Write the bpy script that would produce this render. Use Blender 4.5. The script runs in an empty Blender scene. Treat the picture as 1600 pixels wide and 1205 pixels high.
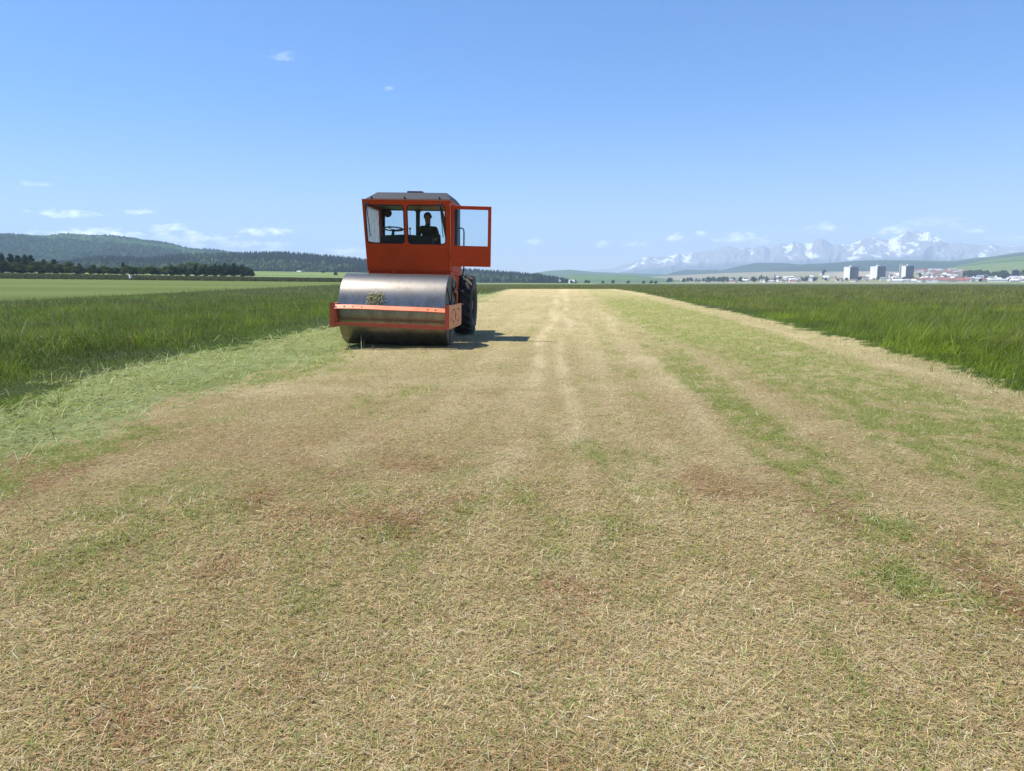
import bpy, bmesh, math, random
import numpy as np
from mathutils import Matrix, Vector

random.seed(7)
rng = np.random.default_rng(11)
R_ = math.radians
scene = bpy.context.scene
col = scene.collection

# ------------------------------------------------------------------ camera
CAM_H = 1.35
F_PX, HOR = 1180.0, 441.0                       # focal length and horizon row, in photo pixels
PITCH = math.atan((602.5 - HOR) / F_PX)
YAW = math.atan2((885 - 800) / F_PX, math.cos(PITCH) + (602.5 - HOR) / F_PX * math.sin(PITCH))
cam_d = bpy.data.cameras.new('camera')
cam_d.sensor_fit = 'HORIZONTAL'
cam_d.sensor_width = 36.0
cam_d.lens = F_PX / 1600 * 36.0
cam_d.clip_start = 0.05
cam_d.clip_end = 90000
cam = bpy.data.objects.new('camera', cam_d)
cam.location = (0, 0, CAM_H)
cam.rotation_euler = (math.pi / 2 - PITCH, 0, YAW)
col.objects.link(cam)
scene.camera = cam

# ------------------------------------------------------------------ sun, sky, exposure
SUN_EL, SUN_AZ = R_(62), R_(-90)                # azimuth from +Y towards +X: the sun stands to the left
sun_dir = Vector((math.sin(SUN_AZ) * math.cos(SUN_EL), math.cos(SUN_AZ) * math.cos(SUN_EL), math.sin(SUN_EL)))
sd = bpy.data.lights.new('sun', 'SUN')
sd.energy = 4.9
sd.angle = R_(0.53)
sd.color = (1.0, 0.93, 0.82)
sun = bpy.data.objects.new('sun', sd)
sun.rotation_euler = sun_dir.to_track_quat('Z', 'Y').to_euler()
sun.location = (0, 0, 60)
col.objects.link(sun)

scene.view_settings.view_transform = 'Standard'
scene.view_settings.look = 'None'
scene.view_settings.gamma = 1
scene.view_settings.use_curve_mapping = False
scene.view_settings.exposure = 0.62
scene.render.engine = 'CYCLES'
scene.cycles.max_bounces = 6
scene.cycles.diffuse_bounces = 3
scene.cycles.glossy_bounces = 3
scene.cycles.transmission_bounces = 6
scene.cycles.transparent_max_bounces = 12
scene.cycles.volume_bounces = 1
scene.cycles.use_denoising = True
scene.cycles.denoiser = 'OPENIMAGEDENOISE'
scene.cycles.denoising_input_passes = 'RGB_ALBEDO_NORMAL'
scene.cycles.denoising_prefilter = 'ACCURATE'


def ray(px, py):
    """direction of a photo pixel in the world (x across the strip, y along it)"""
    a = (px - 800) / F_PX
    b = (602.5 - py) / F_PX
    fx, fy, fz = a, math.cos(PITCH) + b * math.sin(PITCH), -math.sin(PITCH) + b * math.cos(PITCH)
    c, s = math.cos(YAW), math.sin(YAW)
    return fx * c - fy * s, fx * s + fy * c, fz


def azimuth(px, py=430):
    x, y, z = ray(px, py)
    return math.atan2(x, y)


def elev(px, py):
    x, y, z = ray(px, py)
    return z / math.hypot(x, y)


def at(px, dist):
    a = azimuth(px)
    return dist * math.sin(a), dist * math.cos(a)


# world
world = bpy.data.worlds.new('World')
scene.world = world
world.use_nodes = True
wn, wl = world.node_tree.nodes, world.node_tree.links
wn.clear()
SKY_STRENGTH = 0.122


def wmath(op, a, b=None, c=None, clamp=False):
    n = wn.new('ShaderNodeMath')
    n.operation = op
    n.use_clamp = clamp
    for i, v in enumerate((a, b, c)):
        if v is None:
            continue
        if isinstance(v, (int, float)):
            n.inputs[i].default_value = v
        else:
            wl.new(v, n.inputs[i])
    return n.outputs[0]


sky = wn.new('ShaderNodeTexSky')
sky.sky_type = 'NISHITA'
sky.sun_disc = False
sky.sun_elevation = SUN_EL
sky.sun_rotation = SUN_AZ
sky.altitude = 600
sky.air_density = 1.0
sky.dust_density = 0.2
sky.ozone_density = 3.0
tc = wn.new('ShaderNodeTexCoord')
sep = wn.new('ShaderNodeSeparateXYZ')
wl.new(tc.outputs['Generated'], sep.inputs[0])
AZN = wmath('ARCTAN2', sep.outputs[0], sep.outputs[1])
ELN = wmath('ARCSINE', sep.outputs[2])
# the warped coordinates that give the clouds ragged edges
wmap = wn.new('ShaderNodeCombineXYZ')
wl.new(wmath('MULTIPLY', AZN, 1.0), wmap.inputs[0])
wl.new(wmath('MULTIPLY', ELN, 2.2), wmap.inputs[1])
cn = wn.new('ShaderNodeTexNoise')
cn.inputs['Scale'].default_value = 55
cn.inputs['Detail'].default_value = 6
cn.inputs['Roughness'].default_value = 0.62
wl.new(wmap.outputs[0], cn.inputs['Vector'])
CN = cn.outputs['Fac']
# (photo x, photo y, half width, half height, strength)
CLOUDS = [(100, 335, 46, 6, .62), (225, 331, 24, 4.5, .45), (55, 287, 22, 4, .22), (442, 86, 26, 7, .16),
          (608, 139, 9, 4, .16), (88, 368, 34, 8, .95), (165, 364, 54, 9, 1.0), (262, 356, 34, 7, .6),
          (290, 374, 85, 13, .75), (415, 362, 44, 7, .75), (378, 381, 26, 8, .75), (424, 384, 34, 8, .65),
          (548, 393, 34, 8, .6), (835, 378, 13, 5, .55), (942, 382, 14, 6, .65), (990, 380, 28, 5, .4),
          (1057, 370, 16, 7, .7), (1095, 364, 9, 5, .4), (1158, 366, 22, 6, .65), (1170, 374, 60, 7, .5),
          (1285, 357, 24, 9, .4), (1400, 363, 30, 8, .6), (1450, 350, 60, 9, .2), (1520, 359, 17, 5, .6),
          (1590, 372, 40, 8, .3), (700, 395, 60, 8, .2), (1700, 350, 60, 10, .5), (-120, 345, 80, 12, .6)]
total = None
for (px, py, hw, hh, k) in CLOUDS:
    a0, e0 = azimuth(px, py), math.atan(elev(px, py))
    dx = wmath('MULTIPLY', wmath('SUBTRACT', AZN, a0), F_PX / hw / 1.25)
    dy = wmath('MULTIPLY', wmath('SUBTRACT', ELN, e0), F_PX / hh / 1.25)
    r2 = wmath('ADD', wmath('MULTIPLY', dx, dx), wmath('MULTIPLY', dy, dy))
    m = wmath('ADD', wmath('SUBTRACT', 0.55, r2), wmath('MULTIPLY', wmath('SUBTRACT', CN, 0.5), 4.2))
    m = wmath('MULTIPLY', m, wmath('SUBTRACT', 1.6, r2, clamp=True))
    m = wmath('MULTIPLY', wmath('MULTIPLY', m, 0.72, clamp=True), k * 0.95)
    total = m if total is None else wmath('MAXIMUM', total, m)
tint = wn.new('ShaderNodeMixRGB')
tint.blend_type = 'MULTIPLY'
tint.inputs[0].default_value = 1.0
hz_mix = wn.new('ShaderNodeMixRGB')
hz_f = wn.new('ShaderNodeMapRange')
hz_f.interpolation_type = 'SMOOTHSTEP'
hz_f.inputs['From Min'].default_value = 0.0
hz_f.inputs['From Max'].default_value = R_(14)
wl.new(ELN, hz_f.inputs[0])
wl.new(hz_f.outputs[0], hz_mix.inputs[0])
hz_mix.inputs[1].default_value = (0.80, 0.80, 1.02, 1)
hz_mix.inputs[2].default_value = (0.47, 0.72, 1.0, 1)
wl.new(hz_mix.outputs[0], tint.inputs[2])
wl.new(sky.outputs[0], tint.inputs[1])
cmix = wn.new('ShaderNodeMixRGB')
wl.new(total, cmix.inputs[0])
wl.new(tint.outputs[0], cmix.inputs[1])
cmix.inputs[2].default_value = (16.5, 16.7, 17.2, 1)
bg = wn.new('ShaderNodeBackground')
bg.inputs[1].default_value = SKY_STRENGTH
wl.new(cmix.outputs[0], bg.inputs[0])
wo = wn.new('ShaderNodeOutputWorld')
wl.new(bg.outputs[0], wo.inputs[0])


# ------------------------------------------------------------------ helpers: materials
def new_mat(name):
    m = bpy.data.materials.new(name)
    m.use_nodes = True
    return m, m.node_tree.nodes, m.node_tree.links, m.node_tree.nodes['Principled BSDF']


def simple(name, color, rough=0.6, metal=0.0, noise=0.0, scale=8.0, bump=0.0, color2=None, spec=None):
    m, n, l, b = new_mat(name)
    b.inputs['Roughness'].default_value = rough
    b.inputs['Metallic'].default_value = metal
    if spec is not None:
        b.inputs['Specular IOR Level'].default_value = spec
    if noise > 0 or color2:
        tcn = n.new('ShaderNodeTexCoord')
        t = n.new('ShaderNodeTexNoise')
        t.inputs['Scale'].default_value = scale
        t.inputs['Detail'].default_value = 6
        t.inputs['Roughness'].default_value = 0.65
        l.new(tcn.outputs['Object'], t.inputs['Vector'])
        r = n.new('ShaderNodeValToRGB')
        r.color_ramp.elements[0].position = 0.3
        r.color_ramp.elements[1].position = 0.72
        c2 = color2 or tuple(min(1, c * (1 + noise)) for c in color)
        c1 = color if color2 else tuple(c * (1 - noise) for c in color)
        r.color_ramp.elements[0].color = (*c1, 1)
        r.color_ramp.elements[1].color = (*c2, 1)
        l.new(t.outputs['Fac'], r.inputs[0])
        l.new(r.outputs[0], b.inputs['Base Color'])
        rr = n.new('ShaderNodeMapRange')
        rr.inputs['To Min'].default_value = max(0.05, rough - 0.12)
        rr.inputs['To Max'].default_value = min(1, rough + 0.15)
        l.new(t.outputs['Fac'], rr.inputs[0])
        l.new(rr.outputs[0], b.inputs['Roughness'])
        if bump > 0:
            bp = n.new('ShaderNodeBump')
            bp.inputs['Strength'].default_value = bump
            bp.inputs['Distance'].default_value = 0.02
            l.new(t.outputs['Fac'], bp.inputs['Height'])
            l.new(bp.outputs[0], b.inputs['Normal'])
    else:
        b.inputs['Base Color'].default_value = (*color, 1)
    return m


M = {}
M['red'] = simple('cab_paint', (0.58, 0.058, 0.009), 0.5, noise=0.12, scale=5, spec=0.15)
M['lightened'] = simple('lightened_orange_paint', (0.70, 0.150, 0.048), 0.38, color2=(0.76, 0.23, 0.10), scale=5.0)  # orange lightened so the shaded right plate and the bar look sunlit
M['frame_red'] = simple('frame_paint', (0.46, 0.06, 0.018), 0.5, color2=(0.55, 0.09, 0.03), scale=6.0)
M['roof'] = simple('roof_paint', (0.050, 0.058, 0.074), 0.6, spec=0.2, noise=0.15, scale=4)
M['navy'] = simple('dark_pillar_paint', (0.016, 0.022, 0.034), 0.5)
M['rubber'] = simple('rubber', (0.018, 0.018, 0.020), 0.75, noise=0.3, scale=10, bump=0.3)
M['tyre'] = simple('tyre_rubber', (0.022, 0.023, 0.026), 0.7, color2=(0.05, 0.048, 0.042), scale=7, bump=0.3)
M['rim'] = simple('rim_paint', (0.07, 0.022, 0.016), 0.6, noise=0.3, scale=6)
M['black'] = simple('black_metal', (0.015, 0.015, 0.017), 0.5)
M['dark_plastic'] = simple('dark_plastic', (0.009, 0.010, 0.012), 0.7, noise=0.2, scale=12)
M['seat'] = simple('seat_leatherette', (0.03, 0.03, 0.033), 0.6)
M['bare'] = simple('bare_steel', (0.35, 0.34, 0.33), 0.4, metal=0.9)
M['maroon'] = simple('lamp_housing', (0.10, 0.035, 0.030), 0.5)
M['lamp_glass'] = simple('lamp_glass', (0.6, 0.6, 0.6), 0.15)


def drum_steel():
    m, n, l, b = new_mat('worn_drum_steel')
    b.inputs['Metallic'].default_value = 0.95
    t = n.new('ShaderNodeTexCoord')
    mp = n.new('ShaderNodeMapping')
    mp.inputs['Scale'].default_value = (1.0, 1.0, 1.0)
    l.new(t.outputs['Object'], mp.inputs[0])
    big = n.new('ShaderNodeTexNoise')
    big.inputs['Scale'].default_value = 4
    big.inputs['Detail'].default_value = 8
    big.inputs['Roughness'].default_value = 0.7
    l.new(mp.outputs[0], big.inputs['Vector'])
    fine = n.new('ShaderNodeTexNoise')
    fine.inputs['Scale'].default_value = 70
    fine.inputs['Detail'].default_value = 4
    l.new(mp.outputs[0], fine.inputs['Vector'])
    mp2 = n.new('ShaderNodeMapping')
    mp2.inputs['Scale'].default_value = (24.0, 9.0, 9.0)
    l.new(t.outputs['Object'], mp2.inputs[0])
    ring = n.new('ShaderNodeTexNoise')
    ring.inputs['Scale'].default_value = 1.0
    ring.inputs['Detail'].default_value = 3
    l.new(mp2.outputs[0], ring.inputs['Vector'])
    mx = n.new('ShaderNodeMath')
    mx.operation = 'MULTIPLY_ADD'
    l.new(fine.outputs['Fac'], mx.inputs[0])
    mx.inputs[1].default_value = 0.45
    l.new(big.outputs['Fac'], mx.inputs[2])
    mx2 = n.new('ShaderNodeMath')
    mx2.operation = 'MULTIPLY_ADD'
    l.new(ring.outputs['Fac'], mx2.inputs[0])
    mx2.inputs[1].default_value = 0.25
    l.new(mx.outputs[0], mx2.inputs[2])
    r = n.new('ShaderNodeValToRGB')
    r.color_ramp.elements[0].position = 0.55
    r.color_ramp.elements[0].color = (0.130, 0.120, 0.106, 1)
    r.color_ramp.elements[1].position = 1.06
    r.color_ramp.elements[1].color = (0.33, 0.308, 0.272, 1)
    l.new(mx2.outputs[0], r.inputs[0])
    l.new(r.outputs[0], b.inputs['Base Color'])
    rr = n.new('ShaderNodeMapRange')
    rr.inputs['From Min'].default_value = 0.4
    rr.inputs['From Max'].default_value = 1.1
    rr.inputs['To Min'].default_value = 0.47
    rr.inputs['To Max'].default_value = 0.32
    l.new(mx2.outputs[0], rr.inputs[0])
    l.new(rr.outputs[0], b.inputs['Roughness'])
    bp = n.new('ShaderNodeBump')
    bp.inputs['Strength'].default_value = 0.12
    bp.inputs['Distance'].default_value = 0.01
    l.new(mx2.outputs[0], bp.inputs['Height'])
    l.new(bp.outputs[0], b.inputs['Normal'])
    return m


M['steel'] = drum_steel()


def glass(name, dirt, dirt_col=(0.75, 0.77, 0.8)):
    m, n, l, b = new_mat(name)
    n.remove(b)
    out = n['Material Output']
    tr = n.new('ShaderNodeBsdfTransparent')
    tr.inputs[0].default_value = (0.90, 0.94, 0.95, 1)
    gl = n.new('ShaderNodeBsdfGlossy')
    gl.inputs['Roughness'].default_value = 0.03
    fr = n.new('ShaderNodeFresnel')
    fr.inputs[0].default_value = 1.22
    mix = n.new('ShaderNodeMixShader')
    l.new(fr.outputs[0], mix.inputs[0])
    l.new(tr.outputs[0], mix.inputs[1])
    l.new(gl.outputs[0], mix.inputs[2])
    df = n.new('ShaderNodeBsdfDiffuse')
    df.inputs[0].default_value = (*dirt_col, 1)
    tl = n.new('ShaderNodeBsdfTranslucent')
    tl.inputs[0].default_value = (*dirt_col, 1)
    ad = n.new('ShaderNodeMixShader')
    ad.inputs[0].default_value = 0.5
    l.new(df.outputs[0], ad.inputs[1])
    l.new(tl.outputs[0], ad.inputs[2])
    nz = n.new('ShaderNodeTexNoise')
    nz.inputs['Scale'].default_value = 6
    tcn = n.new('ShaderNodeTexCoord')
    l.new(tcn.outputs['Object'], nz.inputs['Vector'])
    mu = n.new('ShaderNodeMath')
    mu.operation = 'MULTIPLY'
    l.new(nz.outputs['Fac'], mu.inputs[0])
    mu.inputs[1].default_value = dirt * 2
    mix2 = n.new('ShaderNodeMixShader')
    l.new(mu.outputs[0], mix2.inputs[0])
    l.new(mix.outputs[0], mix2.inputs[1])
    l.new(ad.outputs[0], mix2.inputs[2])
    l.new(mix2.outputs[0], out.inputs[0])
    return m


M['glass'] = glass('window_glass', 0.006)
M['dusty_glass'] = glass('dusty_glass', 0.55, (0.85, 0.86, 0.88))


def leaf_mat(name, attr=True, color=(0.06, 0.1, 0.03), transl=0.42, jitter=0.25, spec=True):
    """thin leaves and blades: the colour comes from each blade's own colour attribute"""
    m, n, l, b = new_mat(name)
    n.remove(b)
    out = n['Material Output']
    if attr:
        a = n.new('ShaderNodeVertexColor')
        a.layer_name = 'tone'
        csrc = a.outputs[0]
    else:
        a = n.new('ShaderNodeRGB')
        a.outputs[0].default_value = (*color, 1)
        csrc = a.outputs[0]
    df = n.new('ShaderNodeBsdfDiffuse')
    tl = n.new('ShaderNodeBsdfTranslucent')
    l.new(csrc, df.inputs[0])
    l.new(csrc, tl.inputs[0])
    mx = n.new('ShaderNodeMixShader')
    mx.inputs[0].default_value = transl
    l.new(df.outputs[0], mx.inputs[1])
    l.new(tl.outputs[0], mx.inputs[2])
    if spec:
        gl = n.new('ShaderNodeBsdfGlossy')
        gl.inputs['Roughness'].default_value = 0.45
        gl.inputs[0].default_value = (0.8, 0.8, 0.8, 1)
        m2 = n.new('ShaderNodeMixShader')
        m2.inputs[0].default_value = 0.008
        l.new(mx.outputs[0], m2.inputs[1])
        l.new(gl.outputs[0], m2.inputs[2])
        l.new(m2.outputs[0], out.inputs[0])
    else:
        l.new(mx.outputs[0], out.inputs[0])
    return m


M['blade'] = leaf_mat('grass_blades')
M['leaf'] = leaf_mat('tree_leaves', transl=0.25, spec=False)
M['far_leaf'] = leaf_mat('far_tree_leaves', transl=0.1, spec=False)
M['bark'] = simple('bark', (0.07, 0.05, 0.035), 0.9, noise=0.3, scale=2)


def attr_ground_mat(name, fine=True):
    """soil and sward: macro colour from the sheet's own colour attribute, grain from noise"""
    m, n, l, b = new_mat(name)
    b.inputs['Roughness'].default_value = 0.95
    b.inputs['Specular IOR Level'].default_value = 0.15
    a = n.new('ShaderNodeVertexColor')
    a.layer_name = 'tone'
    g = n.new('ShaderNodeNewGeometry')
    prev = a.outputs[0]
    layers = ((110, 0.55, 1.5), (22, 0.68, 1.36), (4.1, 0.84, 1.18)) if fine else ((0.04, 0.82, 1.2), (0.4, 0.9, 1.1))
    fac = None
    for sc, lo, hi in layers:
        t = n.new('ShaderNodeTexNoise')
        t.inputs['Scale'].default_value = sc
        t.inputs['Detail'].default_value = 5
        t.inputs['Roughness'].default_value = 0.7
        l.new(g.outputs['Position'], t.inputs['Vector'])
        r = n.new('ShaderNodeMapRange')
        r.inputs['From Min'].default_value = 0.28
        r.inputs['From Max'].default_value = 0.72
        r.inputs['To Min'].default_value = lo
        r.inputs['To Max'].default_value = hi
        l.new(t.outputs['Fac'], r.inputs[0])
        if fac is None:
            fac, hgt = r.outputs[0], t.outputs['Fac']
        else:
            mm = n.new('ShaderNodeMath')
            mm.operation = 'MULTIPLY'
            l.new(fac, mm.inputs[0])
            l.new(r.outputs[0], mm.inputs[1])
            fac = mm.outputs[0]
    mu = n.new('ShaderNodeVectorMath')
    mu.operation = 'SCALE'
    l.new(prev, mu.inputs[0])
    l.new(fac, mu.inputs['Scale'])
    l.new(mu.outputs[0], b.inputs['Base Color'])
    if fine:
        bp = n.new('ShaderNodeBump')
        bp.inputs['Strength'].default_value = 0.7
        bp.inputs['Distance'].default_value = 0.02
        l.new(fac, bp.inputs['Height'])
        l.new(bp.outputs[0], b.inputs['Normal'])
    return m


M['ground'] = attr_ground_mat('mown_ground')
M['hill'] = attr_ground_mat('hill_ground', fine=False)


# ------------------------------------------------------------------ helpers: noise
def vnoise(x, y, seed=0):
    xi, yi = np.floor(x).astype(np.int64), np.floor(y).astype(np.int64)
    xf, yf = x - xi, y - yi
    xf = xf * xf * (3 - 2 * xf)
    yf = yf * yf * (3 - 2 * yf)

    def h(a, b):
        v = (a * 374761393 + b * 668265263 + seed * 2147483647 + 1274126177) & 0xFFFFFFFF
        v = ((v ^ (v >> 13)) * 1274126177) & 0xFFFFFFFF
        v = v ^ (v >> 16)
        return (v & 0xFFFFFF) / float(0xFFFFFF)
    return (h(xi, yi) * (1 - xf) + h(xi + 1, yi) * xf) * (1 - yf) + (h(xi, yi + 1) * (1 - xf) + h(xi + 1, yi + 1) * xf) * yf


def fbm(x, y, seed=0, oct=4):
    s, a, t = 0, 0.5, 0
    for i in range(oct):
        s = s + a * vnoise(x * 2 ** i, y * 2 ** i, seed + i * 17)
        t += a
        a *= 0.5
    return s / t


def sstep(a, b, x):
    t = np.clip((x - a) / (b - a), 0, 1)
    return t * t * (3 - 2 * t)


def lerp3(c1, c2, f):
    f = np.asarray(f)[..., None]
    return np.asarray(c1) * (1 - f) + np.asarray(c2) * f


# ------------------------------------------------------------------ helpers: objects
def tag(o, label=None, cat=None, group=None, kind=None):
    if label:
        o['label'] = label
    if cat:
        o['category'] = cat
    if group:
        o['group'] = group
    if kind:
        o['kind'] = kind
    return o


def link(name, me, mat=None, parent=None):
    o = bpy.data.objects.new(name, me)
    if mat is not None:
        for mm in (mat if isinstance(mat, (list, tuple)) else [mat]):
            me.materials.append(mm)
    col.objects.link(o)
    if parent is not None:
        o.parent = parent
    return o


def empty(name, loc=(0, 0, 0), rz=0.0):
    o = bpy.data.objects.new(name, None)
    o.empty_display_size = 0.3
    o.location = loc
    o.rotation_euler = (0, 0, rz)
    col.objects.link(o)
    return o


def np_mesh(name, verts, faces_flat, counts, tone=None, smooth=False):
    me = bpy.data.meshes.new(name)
    nv, nl, nf = len(verts), len(faces_flat), len(counts)
    me.vertices.add(nv)
    me.vertices.foreach_set('co', np.ascontiguousarray(verts, np.float32).ravel())
    me.loops.add(nl)
    me.loops.foreach_set('vertex_index', np.ascontiguousarray(faces_flat, np.int32))
    me.polygons.add(nf)
    starts = np.concatenate(([0], np.cumsum(counts)[:-1])).astype(np.int32)
    me.polygons.foreach_set('loop_start', starts)
    me.polygons.foreach_set('use_smooth', np.full(nf, smooth))
    me.update(calc_edges=True)
    if tone is not None:
        ca = me.color_attributes.new('tone', 'FLOAT_COLOR', 'POINT')
        c = np.ones((nv, 4), np.float32)
        c[:, :3] = tone
        ca.data.foreach_set('color', c.ravel())
    return me


def grid_mesh(name, V, tone=None, smooth=True):
    """V: (rows, cols, 3)"""
    r, c = V.shape[:2]
    idx = np.arange(r * c).reshape(r, c)
    f = np.stack([idx[:-1, :-1], idx[:-1, 1:], idx[1:, 1:], idx[1:, :-1]], -1).reshape(-1)
    return np_mesh(name, V.reshape(-1, 3), f, np.full((r - 1) * (c - 1), 4),
                   None if tone is None else tone.reshape(-1, 3), smooth)


class MB:
    """collects shapes and links them as one mesh object"""

    def __init__(self):
        self.v, self.f = [], []

    def add(self, vs, fs):
        b = len(self.v)
        self.v += [tuple(p) for p in vs]
        self.f += [tuple(i + b for i in f) for f in fs]
        return self

    def box(self, x0, x1, y0, y1, z0, z1):
        return self.add([(x0, y0, z0), (x1, y0, z0), (x1, y1, z0), (x0, y1, z0),
                         (x0, y0, z1), (x1, y0, z1), (x1, y1, z1), (x0, y1, z1)],
                        [(0, 3, 2, 1), (4, 5, 6, 7), (0, 1, 5, 4), (1, 2, 6, 5), (2, 3, 7, 6), (3, 0, 4, 7)])

    def hexa(self, b, t):
        """b, t: four bottom and four top corners, same winding"""
        return self.add(list(b) + list(t), [(0, 3, 2, 1), (4, 5, 6, 7), (0, 1, 5, 4), (1, 2, 6, 5), (2, 3, 7, 6), (3, 0, 4, 7)])

    def tube(self, pts, r, n=8, closed=False):
        pts = [Vector(p) for p in pts]
        k = len(pts)
        up = Vector((0.137, 0.211, 0.968))
        rings = []
        for i, p in enumerate(pts):
            if closed:
                d = pts[(i + 1) % k] - pts[i - 1]
            else:
                d = pts[min(i + 1, k - 1)] - pts[max(i - 1, 0)]
            d.normalize()
            a = d.cross(up)
            if a.length < 1e-3:
                a = d.cross(Vector((1, 0, 0)))
            a.normalize()
            c = a.cross(d)
            rr = r[i] if isinstance(r, (list, tuple)) else r
            rings.append([p + (a * math.cos(2 * math.pi * j / n) + c * math.sin(2 * math.pi * j / n)) * rr for j in range(n)])
        vs = [v for ring in rings for v in ring]
        fs = []
        for i in range(k if closed else k - 1):
            i2 = (i + 1) % k
            for j in range(n):
                fs.append((i * n + j, i * n + (j + 1) % n, i2 * n + (j + 1) % n, i2 * n + j))
        if not closed:
            fs.append(tuple(range(n))[::-1])
            fs.append(tuple((k - 1) * n + j for j in range(n)))
        return self.add(vs, fs)

    def lathe(self, prof, n=48, axis='X', center=(0, 0, 0), closed=False):
        """prof: (along, radius) pairs turned round the axis"""
        vs, fs = [], []
        for a, r in prof:
            for j in range(n):
                t = 2 * math.pi * j / n
                c, s = r * math.cos(t), r * math.sin(t)
                p = {'X': (a, c, s), 'Y': (c, a, s), 'Z': (c, s, a)}[axis]
                vs.append((p[0] + center[0], p[1] + center[1], p[2] + center[2]))
        k = len(prof)
        for i in range(k if closed else k - 1):
            i2 = (i + 1) % k
            for j in range(n):
                fs.append((i * n + j, i * n + (j + 1) % n, i2 * n + (j + 1) % n, i2 * n + j))
        if not closed:
            if prof[0][1] > 1e-4:
                fs.append(tuple(range(n))[::-1])
            if prof[-1][1] > 1e-4:
                fs.append(tuple((k - 1) * n + j for j in range(n)))
        return self.add(vs, fs)

    def panel(self, outer, holes, thick, fn):
        """a sheet with openings: outer and holes in (u, v), fn maps (u, v, w) to a point"""
        bm = bmesh.new()
        loops = []
        for lp in [outer] + list(holes):
            vs = [bm.verts.new((p[0], p[1], 0)) for p in lp]
            loops.append(vs)
            for i in range(len(vs)):
                bm.edges.new((vs[i], vs[(i + 1) % len(vs)]))
        bm.verts.index_update()
        bmesh.ops.triangle_fill(bm, use_beauty=True, use_dissolve=False, edges=bm.edges[:])
        bm.verts.index_update()
        pts = [(v.co.x, v.co.y) for v in bm.verts]
        nV = len(pts)
        vs = [fn(u, v, 0) for u, v in pts] + [fn(u, v, thick) for u, v in pts]
        fs = []
        for f in bm.faces:
            ids = [v.index for v in f.verts]
            fs.append(tuple(ids))
            fs.append(tuple(i + nV for i in reversed(ids)))
        for lp in loops:
            ids = [v.index for v in lp]
            for i in range(len(ids)):
                a, b = ids[i], ids[(i + 1) % len(ids)]
                fs.append((a, b, b + nV, a + nV))
        bm.free()
        return self.add(vs, fs)

    def mesh(self, name, smooth=False):
        me = bpy.data.meshes.new(name)
        me.from_pydata(self.v, [], self.f)
        bm = bmesh.new()
        bm.from_mesh(me)
        bmesh.ops.recalc_face_normals(bm, faces=bm.faces)
        bm.to_mesh(me)
        bm.free()
        if smooth:
            for p in me.polygons:
                p.use_smooth = True
        return me

    def build(self, name, mat, parent=None, smooth=False, bevel=0.0, auto=None):
        me = self.mesh(name, smooth)
        o = link(name, me, mat, parent)
        if auto is not None:
            me.shade_flat() if False else None
            for p in me.polygons:
                p.use_smooth = True
            me.set_sharp_from_angle(angle=R_(auto))
        if bevel:
            b = o.modifiers.new('bevel', 'BEVEL')
            b.width = bevel
            b.segments = 2
            b.limit_method = 'ANGLE'
            b.angle_limit = R_(40)
        return o


def rrect(u0, u1, v0, v1, r, n=5, skew=None):
    pts = []
    for cx, cy, a0 in ((u1 - r, v0 + r, -90), (u1 - r, v1 - r, 0), (u0 + r, v1 - r, 90), (u0 + r, v0 + r, 180)):
        for i in range(n + 1):
            a = R_(a0 + 90 * i / n)
            pts.append((cx + r * math.cos(a), cy + r * math.sin(a)))
    if skew:
        pts = [skew(u, v) for u, v in pts]
    return pts


def ellipse(u, v, a, b, n=16):
    return [(u + a * math.cos(2 * math.pi * i / n), v + b * math.sin(2 * math.pi * i / n)) for i in range(n)]


# ------------------------------------------------------------------ the ground
def piece(y, pts):
    a = np.array(pts, float)
    return np.interp(y, a[:, 0], a[:, 1])


XL = [(-30, -3.8), (0, -4.0), (5, -4.2), (9, -4.55), (14, -4.5), (20, -4.75), (33, -5.7), (55, -6.6), (100, -9), (150, -11.7), (170, -12)]
XS = [(-30, -5.6), (0, -5.7), (7.5, -6.0), (11, -6.9), (15, -7.0), (22, -7.0), (40, -7.9), (55, -9.5), (72, -10.5), (90, -9), (170, -12)]
XR = [(-30, 5.0), (0, 5.2), (9.7, 5.7), (15.5, 6.5), (28, 7.25), (56, 8.2), (102, 9.7), (150, 9.6), (170, 9)]
XI = [(-30, 4.3), (0, 4.5), (8, 4.85), (12, 5.2), (20, 5.7), (38, 6.3), (68, 7.2), (150, 8.0)]
Y_END = 152.0


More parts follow.
